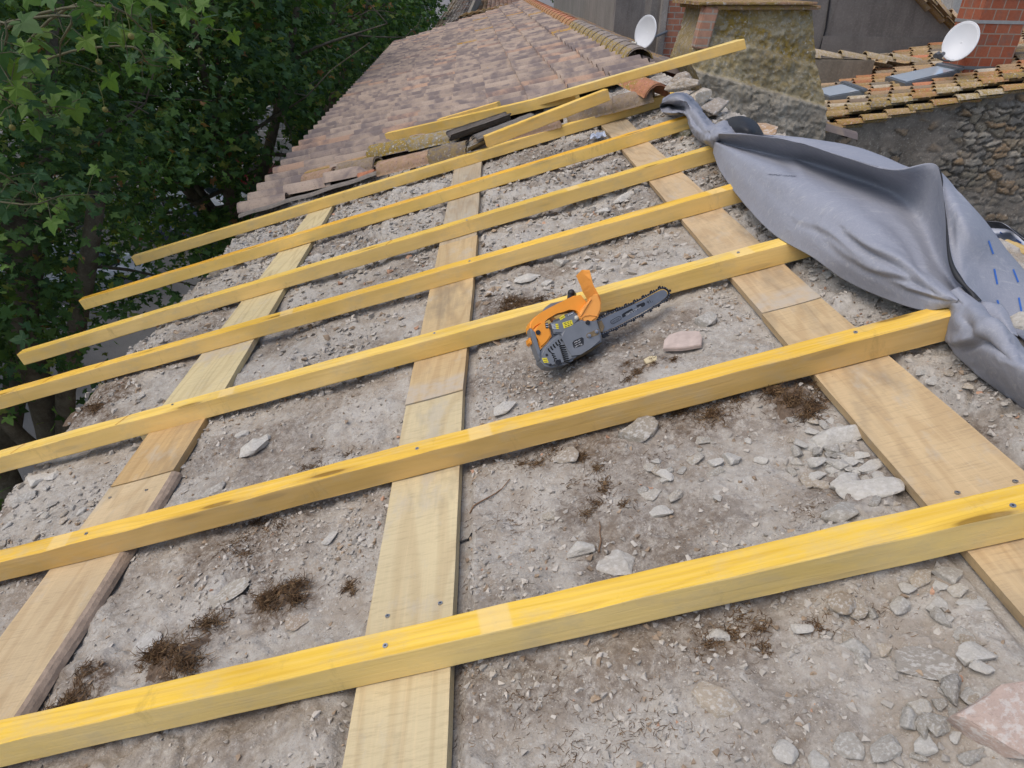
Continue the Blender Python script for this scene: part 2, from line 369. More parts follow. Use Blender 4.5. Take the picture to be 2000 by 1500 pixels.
def m_brick(name, c1, c2, mortar, scale=1.0, bw=0.22, bh=0.065):
    t = NT(name); c = t.coord('Object')
    sw = t.n.new('ShaderNodeSeparateXYZ'); t.l(c, sw.inputs[0]); cb = t.n.new('ShaderNodeCombineXYZ')
    t.l(t.math('ADD', sw.outputs[0], sw.outputs[1]), cb.inputs[0]); t.l(sw.outputs[2], cb.inputs[1])
    b = t.n.new('ShaderNodeTexBrick'); t.l(cb.outputs[0], b.inputs[0]); b.inputs['Scale'].default_value = 1
    b.inputs['Color1'].default_value = (*c1, 1); b.inputs['Color2'].default_value = (*c2, 1); b.inputs['Mortar'].default_value = (*mortar, 1)
    b.inputs['Brick Width'].default_value = bw; b.inputs['Row Height'].default_value = bh; b.inputs['Mortar Size'].default_value = 0.007; b.inputs['Bias'].default_value = 0.0
    n = t.noise(c, 25, 6, 0.7)
    a = t.mix(1.0, b.outputs[0], t.mix(n, (0.62, 0.62, 0.62), (1.3, 1.3, 1.3)), 'MULTIPLY')
    a = t.mix(t.ramp(t.noise(c, 6, 5), [(0.5, 0.0), (0.7, 0.6)]), a, (0.16, 0.14, 0.12))
    return t.fin(a, 0.9, t.bump(n, 0.4, 0.01, t.bump(b.outputs[1], -0.6, 0.01)), 0.15)
def m_render(name, c1, c2, streak=0.5, sc_=2.0):
    t = NT(name); c = t.coord('Object'); n = t.noise(c, sc_, 6, 0.65); n2 = t.noise(c, 35, 6, 0.75)
    s_ = t.noise(t.coord('Object', (5, 5, 0.6)), 1, 5, 0.7)
    a = t.mix(t.ramp(n, [(0.35, 0.0), (0.65, 1.0)]), c1, c2)
    a = t.mix(t.math('MULTIPLY', t.ramp(s_, [(0.45, 0.0), (0.7, 1.0)]), streak), a, tuple(x * 0.45 for x in c1))
    a = t.mix(t.ramp(n2, [(0.5, 0.0), (0.75, 0.5)]), a, tuple(min(1, x * 1.5) for x in c2))
    return t.fin(a, 0.95, t.bump(n2, 0.6, 0.02), 0.1)
WOOD = m_wood(); PLANK = m_plank(); RUB = m_rubble(); STONE = m_stone(); GRAV = m_gravel(); TILE = m_tile_roof(); MEM = m_membrane()
CANAL = m_vcol('canal_clay', 0.9, 35, 0.4, 0.006, lichen=28, extra=[(60, 0.55, 0.68, 0.6, (0.07, 0.06, 0.055))])
OLDSTONE = m_vcol('old_masonry', 0.95, 22, 0.8, 0.02, lichen=16, extra=[(9, 0.5, 0.66, 0.5, (0.09, 0.08, 0.07)), (45, 0.56, 0.66, 0.6, (0.45, 0.42, 0.36))])
STEEL = plain('steel', (0.42, 0.43, 0.45), 0.35, 0.9); BLACK = plain('black_plastic', (0.018, 0.018, 0.02), 0.45, var=0.4)
# ------------------------------------------------------------------ timber
def timber_mesh(name, Ln, Wd, Ht, mat, seg=26, bev=0.0035, warp=0.002, bow=0.0, miter=0.0, fray=0.0, s=0, sag=0.0):
    """box section along local x; origin at the low-left bottom corner"""
    b = bev
    sec = np.array([(b, 0), (Wd - b, 0), (Wd - b * .3, b * .3), (Wd, b), (Wd, Ht - b), (Wd - b * .3, Ht - b * .3), (Wd - b, Ht), (b, Ht), (b * .3, Ht - b * .3), (0, Ht - b), (0, b), (b * .3, b * .3)])
    k = len(sec); xs = np.linspace(0, Ln, seg + 1)
    V = np.zeros((seg + 1, k, 3))
    for i, x in enumerate(xs):
        t = x / Ln
        dy = bow * math.sin(PI * t) + warp * float(vnoise(np.array([x * 1.3]), np.array([s * 3.1]), s=s)[0])
        dz = warp * 0.6 * float(vnoise(np.array([x * 1.1]), np.array([s * 1.7 + 9]), s=s + 4)[0]) + sag * math.sin(PI * t)
        V[i, :, 1] = sec[:, 0] + dy; V[i, :, 2] = sec[:, 1] + dz
        V[i, :, 0] = x
    V[:, :, 1:] += 0.0006 * rng.standard_normal(V[:, :, 1:].shape)
    if miter: V[-1, :, 0] -= miter * sec[:, 0] / Wd
    Fq = []
    i = np.arange(seg)[:, None]; j = np.arange(k)[None, :]; j2 = (j + 1) % k
    Fq = np.stack([i * k + j, (i + 1) * k + j, (i + 1) * k + j2, i * k + j2], -1).reshape(-1, 4)[:, ::-1]
    caps = np.array([list(range(k))[::1], [seg * k + q for q in range(k)][::-1]])
    return mesh_np(name, V.reshape(-1, 3), [Fq, caps], mat)
def props(o, color, side=(0.8, 0.75, 0.75), a=-9.0, b=-9.0):
    o.color = (*color, 1); o['side_tint'] = [side[0] * 1.28, side[1] * 1.19, side[2] * 1.08]; o['band_a'] = float(a); o['band_b'] = float(b)  # side tint raised so the weakly lit side faces come out brighter
SCREW_ME = None
def screw_mesh():
    global SCREW_ME
    if SCREW_ME is None:
        bm = bmesh.new()
        bm_cyl(bm, (0, 0, -0.004), (0, 0, 0.0012), 0.0058, 0.0055, 16)
        bm_cyl(bm, (0, 0, 0.0012), (0, 0, 0.0016), 0.0026, 0.0024, 6)
        me = bpy.data.meshes.new('screw'); bm.to_mesh(me); bm.free(); me.materials.append(STEEL); me.materials.append(BLACK)
        for p in me.polygons:
            if p.center.z > 0.0014 and abs(p.center.x) < 0.003 and abs(p.center.y) < 0.003: p.material_index = 1
        SCREW_ME = me
    return SCREW_ME
def add_screw(par, x, y, z, tilt=0.0):
    o = bpy.data.objects.new('screw', screw_mesh()); C.objects.link(o); o.parent = par
    o.location = (x, y, z); o.rotation_euler = (tilt, tilt * 0.6, 0.3)
YEL = (0.80, 0.50, 0.065)
BAT = [ # u0,v0(left front), u1,v1, label, color, side tint, band px x positions, screws px
 (-2.15, .911, 1.42, .9005, 'nearest thick yellow rafter crossing the bottom of the roof, with a pale square band', (0.80,0.53,0.075), (0.80,0.86,1.05), (967,-1), [(753,1262),(1978,989)]),
 (-2.9, 1.598, 1.003, 1.586, 'yellow rafter with a brownish side, second from the camera, ending against the grey sheet', (0.80,0.51,0.075), (0.66,0.64,0.75), (940,118), [(169,1043),(815,877),(1671,650)]),
 (-3.2, 2.341, .935, 2.290, 'yellow rafter behind the chainsaw, the saw leaning on its side', (0.80,0.56,0.13), (0.85,0.84,0.9), (445,1455), [(340,787),(1442,494),(850,643)]),
 (-3.2, 3.056, .985, 3.005, 'yellow rafter next behind the one touching the chainsaw, red pencil marks on its left part', (0.80,0.50,0.07), (0.85,0.86,1.0), (560,1400), [(915,557)]),
 (-3.153, 3.645, 1.06, 3.689, 'yellow rafter with one brown oval knot near its lower left overhang', (0.78,0.52,0.09), (0.85,0.86,1.0), (270,1120), [(912,465)]),
 (-3.205, 4.464, 1.125, 4.495, 'orange-topped yellow rafter with two dark cross marks near the grey sheet', (0.80,0.44,0.035), (0.92,0.96,1.0), (-1,-1), []),
 (-3.225, 5.338, 1.20, 5.335, 'farthest laid rafter, pale yellow, lying along the edge of the tiled roof', (0.76,0.52,0.12), (0.85,0.85,0.9), (-1,-1), []),
]
PENCIL = plain('red_pencil', (0.40, 0.10, 0.03), 0.9)
BARK = plain('bark_edge', (0.31, 0.235, 0.175), 0.9, var=0.5, scale=40, bump=0.8)
BW, BH = 0.066, 0.075
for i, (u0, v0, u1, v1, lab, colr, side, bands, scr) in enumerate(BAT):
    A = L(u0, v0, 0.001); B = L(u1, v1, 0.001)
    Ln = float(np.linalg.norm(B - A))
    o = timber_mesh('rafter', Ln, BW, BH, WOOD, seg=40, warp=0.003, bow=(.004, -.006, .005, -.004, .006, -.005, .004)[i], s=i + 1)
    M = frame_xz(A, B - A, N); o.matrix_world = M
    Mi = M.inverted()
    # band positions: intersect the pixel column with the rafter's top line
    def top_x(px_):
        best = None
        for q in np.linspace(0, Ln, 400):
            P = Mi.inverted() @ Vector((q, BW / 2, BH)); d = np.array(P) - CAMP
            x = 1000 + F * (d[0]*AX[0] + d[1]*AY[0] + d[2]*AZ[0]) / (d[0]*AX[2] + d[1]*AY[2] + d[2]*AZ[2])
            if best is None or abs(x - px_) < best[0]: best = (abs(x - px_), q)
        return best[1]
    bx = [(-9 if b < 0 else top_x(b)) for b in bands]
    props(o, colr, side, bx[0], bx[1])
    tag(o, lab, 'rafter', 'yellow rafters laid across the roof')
    for (sx_, sy_) in scr:
        P = Mi @ Vector(pw(sx_, sy_, BH)); 
        add_screw(o, P.x, min(max(P.y, 0.015), BW - 0.015), BH + 0.0008, 0.1)
    if i in (2, 3, 4):
        for (mx, dx) in {2: [(35, 0.02), (236, 0.012)], 3: [(95, 0.008), (195, 0.02)], 4: [(760, 0.01)]}[i]:
            q = top_x(mx); bm = bmesh.new()
            bm_box(bm, (0, 0, 0), (BW * 0.98, 0.0022, 0.0005), Matrix.Translation((q, BW / 2, BH + 0.0012)) @ Matrix.Rotation(math.radians(62), 4, 'Z'))
            bm_obj('pencil_mark', bm, PENCIL, o)
# planks -----------------------------------------------------------
def plank(pl0, pl1, pr0, pr1, lab, colr, group, waney=False, s=0, th=0.027, dust=-9, dz=0.0, scr=(), rng_v=None):
    """pixel corners of the top face: left edge near/far, right edge near/far"""
    a = np.array(rp(*pl0, 0)); b = np.array(rp(*pl1, 0)); c = np.array(rp(*pr0, 0)); d = np.array(rp(*pr1, 0))
    if rng_v:
        def ext(p, q, v): t = (v - p[1]) / (q[1] - p[1]); return p + (q - p) * t
        a, b = ext(a, b, rng_v[0]), ext(a, b, rng_v[1]); c, d = ext(c, d, rng_v[0]), ext(c, d, rng_v[1])
    o0 = L(a[0], a[1], dz); xd = L(b[0], b[1], dz) - o0; Ln = float(np.linalg.norm(xd))
    M = frame_xz(o0, xd, N); Mi = M.inverted()
    c_ = Mi @ Vector(L(c[0], c[1], dz)); d_ = Mi @ Vector(L(d[0], d[1], dz))
    n = max(8, int(Ln / 0.04)); m = 9
    V = []; 
    for i in range(n + 1):
        t = i / n; x0 = Ln * t; x1 = c_.x + (d_.x - c_.x) * t; y1 = c_.y + (d_.y - c_.y) * t
        e = 0.0012 * float(vnoise(np.array([t * Ln * 9]), np.array([s + .5]), s=s)[0])
        ew = (0.010 * float(fbm(np.array([t * Ln * 7]), np.array([s + 3.5]), s=s + 2)[0])) if waney else 0.0015 * float(vnoise(np.array([t * Ln * 7]), np.array([s + 2.5]), s=s)[0])
        y1 += ew; 
        cup = lambda q: -0.0015 * math.sin(PI * q)
        row = []
        for j in range(m):
            q = j / (m - 1); row.append((x0 + (x1 - x0) * q, (e * (1 - q)) + y1 * q, cup(q)))
        bot = [(x1, y1 + (-0.024 if waney else 0), -th), (x0, e, -th)]
        V += row + bot
    k = m + 2
    V = np.array(V)
    i = np.arange(n)[:, None]; j = np.arange(k)[None, :]; j2 = (j + 1) % k
    Fq = np.stack([i * k + j, i * k + j2, (i + 1) * k + j2, (i + 1) * k + j], -1).reshape(-1, 4)
    # local y runs to the left of the travel direction: flip if needed
    if y1 > 0: Fq = Fq[:, ::-1]
    caps = np.array([list(range(k)), [n * k + q for q in range(k)][::-1]])
    ob = mesh_np('plank', V, [Fq, caps], PLANK); ob.matrix_world = M
    props(ob, colr, a=dust)
    tag(ob, lab, 'plank', group)
    if waney:
        V2 = []; 
        for i in range(n + 1):
            x0, y0, _ = V[i * k + m - 1]; xb, yb, zb = V[i * k + m]
            r = 0.004 * float(fbm(np.array([x0 * 30]), np.array([1.5]), s=5)[0])
            V2 += [(x0, y0 + 0.001, 0.001), (x0, y0 - 0.012 + r, -0.003), (x0, y0 - 0.022 + r * 2, -0.013), (x0, yb - 0.003, -th + 0.001)]
        V2 = np.array(V2); 
        mesh_np('bark_edge', V2, grid_faces(n + 1, 4), BARK, ob)
    for (sx_, sy_) in scr:
        P = Mi @ Vector(pw(sx_, sy_, dz)); add_screw(ob, P.x, P.y, 0.0005, 0.25)
    return ob
G = 'sawn planks running under the rafters'
PC = (0.50, 0.36, 0.155)
plank((715,1235),(797,770),(883,1235),(905,747),'broad pale sawn plank in the middle of the foreground, cut by the bottom edge', (0.56,0.475,0.30), G, s=1, scr=[(757,1203),(860,1178)], rng_v=(0.62,2.005))
plank((799,758),(853,505),(907,735),(925,540),'middle plank passing left of the chainsaw, its end butting the foreground plank', (0.52,0.39,0.22), G, s=2, dz=0.002, dust=0.05, rng_v=(2.012,3.62))
plank((853,505),(887,330),(925,540),(940,320),'greyish far middle plank reaching the tiled roof', (0.42,0.36,0.27), G, s=3, rng_v=(3.626,5.62))
plank((0,1245),(266,882),(30,1400),(375,862),'weathered left plank in the foreground with a rough bark edge', (0.53,0.415,0.26), G, waney=True, s=4, scr=[(215,972),(286,957)], rng_v=(0.8,1.985))
plank((271,875),(420,665),(382,850),(500,660),'short orange-brown left plank with its sawn end on the bark-edged one', (0.50,0.345,0.17), G, s=5, dz=0.0025, rng_v=(1.99,2.33))
plank((395,690),(600,420),(480,690),(645,410),'pale yellow left plank running up towards the tiled eaves', (0.60,0.51,0.30), G, s=6, dust=0.66, rng_v=(2.335,5.5))
plank((1480,604),(2000,1205),(1590,570),(2000,920),'wide tan plank at the right, nearest to the camera with two screws beside the rafter', (0.54,0.405,0.24), G, s=7, scr=[(1983,940),(1870,962)], rng_v=(0.72,1.985))
plank((1213,290),(1475,596),(1265,275),(1584,563),'tan plank right of the chainsaw, dusted with mortar at its butt joint', (0.53,0.40,0.25), G, s=8, dust=0.04, rng_v=(1.992,4.62))
plank((1170,240),(1213,290),(1262,270),(1275,283),'pale far right plank beside the crumpled end of the grey sheet', (0.48,0.38,0.25), G, s=9, rng_v=(4.63,5.65))
# ------------------------------------------------------------------ the mortar bed of the stripped roof
eave_px = [(0,985),(30,950),(75,880),(130,832),(190,760),(240,700),(300,650),(350,575),(395,540),(440,490),(470,452)]
eave_uv = sorted([(rp(x, y, -0.04)[1], rp(x, y, -0.04)[0]) for x, y in eave_px])
ev = np.array([e[0] for e in eave_uv]); eu = np.array([e[1] for e in eave_uv])
def eave_u(v): return np.interp(v, ev, eu) + 0.035 * fbm(v * 5, v * 0 + 2.2, s=40) + 0.02 * fbm(v * 21, v * 0 + 7.2, s=41)
dirt_px = [(350,1280,100,1),(545,1170,75,.9),(140,1365,80,1),(480,1045,150,.7),(1545,780,95,.9),(1370,800,130,.8),(1130,870,120,.8),(1010,590,85,.9),(1240,720,60,.7),(1160,975,90,.7),
 (1330,1190,170,.75),(600,1010,120,.6),(560,890,90,.5),(180,800,60,1),(1060,1300,150,.35),(420,1420,150,.5),(1230,950,100,.5),(1000,1180,120,.5),(60,1130,70,.5),(620,770,90,.4),(1480,1230,110,.6),(860,1450,100,.2),(260,1120,60,.4),(700,690,70,.35),(1120,640,50,.6),(930,440,70,.3),(980,320,50,.3),(300,600,40,.5),(1520,1380,80,.4),(1000,700,60,.3),(820,520,60,.3)]
dirt_uv = []
for x, y, r, a in dirt_px:
    u, v = rp(x, y, -0.03); u2, _ = rp(x + r, y, -0.03); dirt_uv.append((u, v, abs(u2 - u), a))
PLK = []   # plank footprints (centre line u at v, half width)
def pk(p0, p1, q0, q1):
    a = rp(*p0); b = rp(*p1); c = rp(*q0); d = rp(*q1); PLK.append((a, b, c, d))
pk((715,1235),(887,330),(886,1180),(940,320)); pk((0,1245),(600,420),(30,1400),(645,410)); pk((1213,290),(2000,1205),(1265,275),(2000,920))
def plank_mask(u, v, margin=0.01):
    m = np.zeros_like(u)
    for a, b, c, d in PLK:
        ul = a[0] + (b[0] - a[0]) * (v - a[1]) / (b[1] - a[1]); ur = c[0] + (d[0] - c[0]) * (v - c[1]) / (d[1] - c[1])
        lo = np.minimum(ul, ur) - margin; hi = np.maximum(ul, ur) + margin
        m = np.maximum(m, sstep(lo - 0.05, lo, u) * (1 - sstep(hi, hi + 0.05, u)))
    return m
def bat_mask(u, v):
    m = np.zeros_like(u)
    for (u0, v0, u1, v1, *_r) in BAT:
        vc = v0 + (v1 - v0) * (u - u0) / (u1 - u0)
        m = np.maximum(m, sstep(vc - 0.06, vc - 0.01, v) * (1 - sstep(vc + 0.085, vc + 0.13, v)))
    return m
def plates(u, v):
    ww = 0.05 * fbm(u * 9, v * 9, s=2)
    area = sstep(-0.25, 0.25, fbm(u * 1.7, v * 1.7, s=77)) * (0.55 + 0.6 * sstep(2.2, 4.0, v)) + 0.6 * sstep(.5, .8, u) * sstep(.2, .9, u)
    f1, f2, c1 = worley((u + ww) * 10 , (v + ww) * 12, s=5)
    g1, g2, c2 = worley((u + ww) * 24, (v - ww) * 27, s=6)
    a = sstep(0.04, 0.22, f2 - f1) * sstep(.5, .75, c1) * (.35 + .65 * (c1 * 7 % 1))
    b = sstep(0.04, 0.22, g2 - g1) * sstep(.45, .7, c2) * (.35 + .65 * (c2 * 7 % 1))
    area = np.clip(area, 0, 1.2)
    return (a * 0.027 + b * 0.013) * area, np.clip(np.maximum(a, b) * area, 0, 1)
def bed_w(u, v, fine=True):
    u = np.asarray(u, float); v = np.asarray(v, float)
    h = -0.034 + 0.032 * fbm(u * 2.3, v * 2.3, s=3, o=4) + 0.018 * fbm(u * 8, v * 8, s=9, o=4)
    h = h + plates(u, v)[0]
    if fine:
        g1, g2, gid = worley(u * 34, v * 34, s=8)
        h = h + 0.004 * sstep(0.05, 0.3, g2 - g1) * gid + 0.004 * fbm(u * 45, v * 45, s=21, o=3)
    far = sstep(2.5, 5.0, v)
    h = h + far * 0.018 * fbm(u * 4, v * 6, s=31)
    # long drag grooves parallel to the rafters
    h = h + 0.010 * fbm(u * 1.2, v * 9, s=55) 
    # rises towards the ridge bed and a trench by it
    h = h + 0.02 * sstep(0.95, 1.2, u)
    cap = 0.006 - 0.042 * plank_mask(u, v) 
    cap = np.minimum(cap, 0.034 - 0.041 * bat_mask(u, v))
    h = np.where(h > cap, cap - 0.002 * (1 - np.exp(-(h - cap) * 60)), h)
    return h
def bed_dirt(u, v):
    d = 0.65 * sstep(0.08, 0.4, fbm(u * 2.6, v * 3.4, s=61))
    for cu, cv, r, a in dirt_uv:
        q = np.sqrt((u - cu) ** 2 + ((v - cv) * 1.0) ** 2) / r
        d = np.maximum(d, a * (1 - sstep(0.4, 1.25, q + 0.9 * fbm(u * 9, v * 9, s=62))))
    return d
vs = np.concatenate([np.arange(0.28, 2.6, 0.0062), np.arange(2.6, 7.15, 0.011)])
nu = 520
tt = np.linspace(0, 1, nu)
VV, TT = np.meshgrid(vs, tt, indexing='ij')
U0 = eave_u(vs)[:, None]; UU = U0 + (1.42 - U0) * TT
WW = bed_w(UU, VV); WW -= 0.10 * (1 - sstep(0, 0.06, UU - U0)) * (0.5 + 0.5 * fbm(UU * 20, VV * 20, s=91))
P = O + UU[..., None] * S + VV[..., None] * R + WW[..., None] * N
nv = len(vs)
house = thing('house', 'stone house whose stripped roof fills the picture, tiled roof still on its far half', 'house', Matrix.Translation((-0.5, 3, 0)))
hm = house.matrix_world.inverted()
def loc(Pn): return np.asarray(Pn) - np.array([-0.5, 3, 0])
bed = mesh_np('mortar_bed', loc(P.reshape(-1, 3)), grid_faces(nv, nu)[:, ::-1], RUB, house, smooth=True, attrs={'dirt': bed_dirt(UU, VV).ravel(), 'plate': plates(UU, VV)[1].ravel()})
# facade below the eaves : rough rubble wall face with a broken upper rim
zs = np.linspace(0, 1, 24)
vw = np.arange(-1.0, 21.5, 0.07)
ue = eave_u(np.clip(vw, ev[0], ev[-1]))
ue = np.where(vw > 6.1, -2.42, ue)
top = O + ue[:, None] * S + vw[:, None] * R + (-0.09 + 0.02 * vnoise(vw * 7, vw * 0))[:, None] * N
Wl = np.zeros((len(vw), 24, 3)); Wl[:] = top[:, None, :]
Wl[:, :, 2] = top[:, 2][:, None] * (1 - zs)[None, :]
Wl[:, :, 0] += 0.03 + 0.02 * fbm(vw[:, None] * 3 + zs * 0, zs[None, :] * 30 + vw[:, None] * 0, s=5)
mesh_np('wall', loc(Wl.reshape(-1, 3)), grid_faces(len(vw), 24), m_render('old_facade', (0.30, 0.26, 0.21), (0.38, 0.33, 0.27)), house)
# ------------------------------------------------------------------ stones
def rock_np(seed, elong=1.0, flat=0.6, npt=16, sub=True):
    r = np.random.default_rng(seed)
    p = r.standard_normal((npt, 3)); p /= np.linalg.norm(p, axis=1)[:, None]; p *= (0.8 + 0.35 * r.random((npt, 1)))
    p *= np.array([0.5 * elong, 0.5, 0.5 * flat])
    bm = bmesh.new(); vv = [bm.verts.new(q) for q in p]
    res = bmesh.ops.convex_hull(bm, input=vv)
    bmesh.ops.delete(bm, geom=[v for v in bm.verts if not v.link_faces], context='VERTS')
    if sub:
        bmesh.ops.bevel(bm, geom=list(bm.edges), offset=0.035, segments=1, affect='EDGES', clamp_overlap=True)
        bmesh.ops.triangulate(bm, faces=bm.faces[:])
        bmesh.ops.subdivide_edges(bm, edges=[e for e in bm.edges if e.calc_length() > 0.12], cuts=2, use_grid_fill=True)
        bmesh.ops.triangulate(bm, faces=bm.faces[:])
        bm.verts.ensure_lookup_table(); co = np.array([v.co for v in bm.verts])
        nz = fbm(co[:, 0] * 5 + seed, co[:, 1] * 5, co[:, 2] * 5, s=seed, o=3)
        for v, q in zip(bm.verts, nz): v.co *= 1 + 0.16 * float(q)
    bmesh.ops.triangulate(bm, faces=bm.faces[:]); bm.normal_update()
    V = np.array([v.co for v in bm.verts]); bm.verts.index_update(); Fc = np.array([[v.index for v in f.verts] for f in bm.faces]); bm.free()
    return V, Fc
ROCKS = [rock_np(100 + k, 1.0 + 0.5 * (k % 4) / 3, 0.42 + 0.1 * (k % 4)) for k in range(16)]
ROCKME = []
for k, (V_, F_) in enumerate(ROCKS):
    o = mesh_np('stone', V_, F_, STONE); ROCKME.append(o.data); bpy.data.objects.remove(o)
def put_stone(u, v, size, k, rot, colr, lab, group=None, sink=0.25, flat=1.0, elong=1.0, name='stone', w=None, tilt=(0, 0)):
    o = bpy.data.objects.new(name, ROCKME[k % 16]); C.objects.link(o)
    ww = float(bed_w(np.array([u]), np.array([v]))[0]) if w is None else w
    hz = 0.5 * (0.42 + 0.1 * ((k % 16) % 4)) * size * flat
    M = ROOFM @ Matrix.Translation((u, v, ww + hz * (1 - 2 * sink))) @ Matrix.Rotation(rot, 4, 'Z') @ Matrix.Rotation(tilt[0], 4, 'X') @ Matrix.Rotation(tilt[1], 4, 'Y') @ Matrix.Diagonal((size * elong, size, size * flat, 1))
    o.matrix_world = M; o.color = (*colr, 1)
    return tag(o, lab, 'stone', group)
GR = (0.37, 0.35, 0.315); LG = (0.49, 0.47, 0.43); TN = (0.40, 0.345, 0.275); PK = (0.42, 0.30, 0.235)
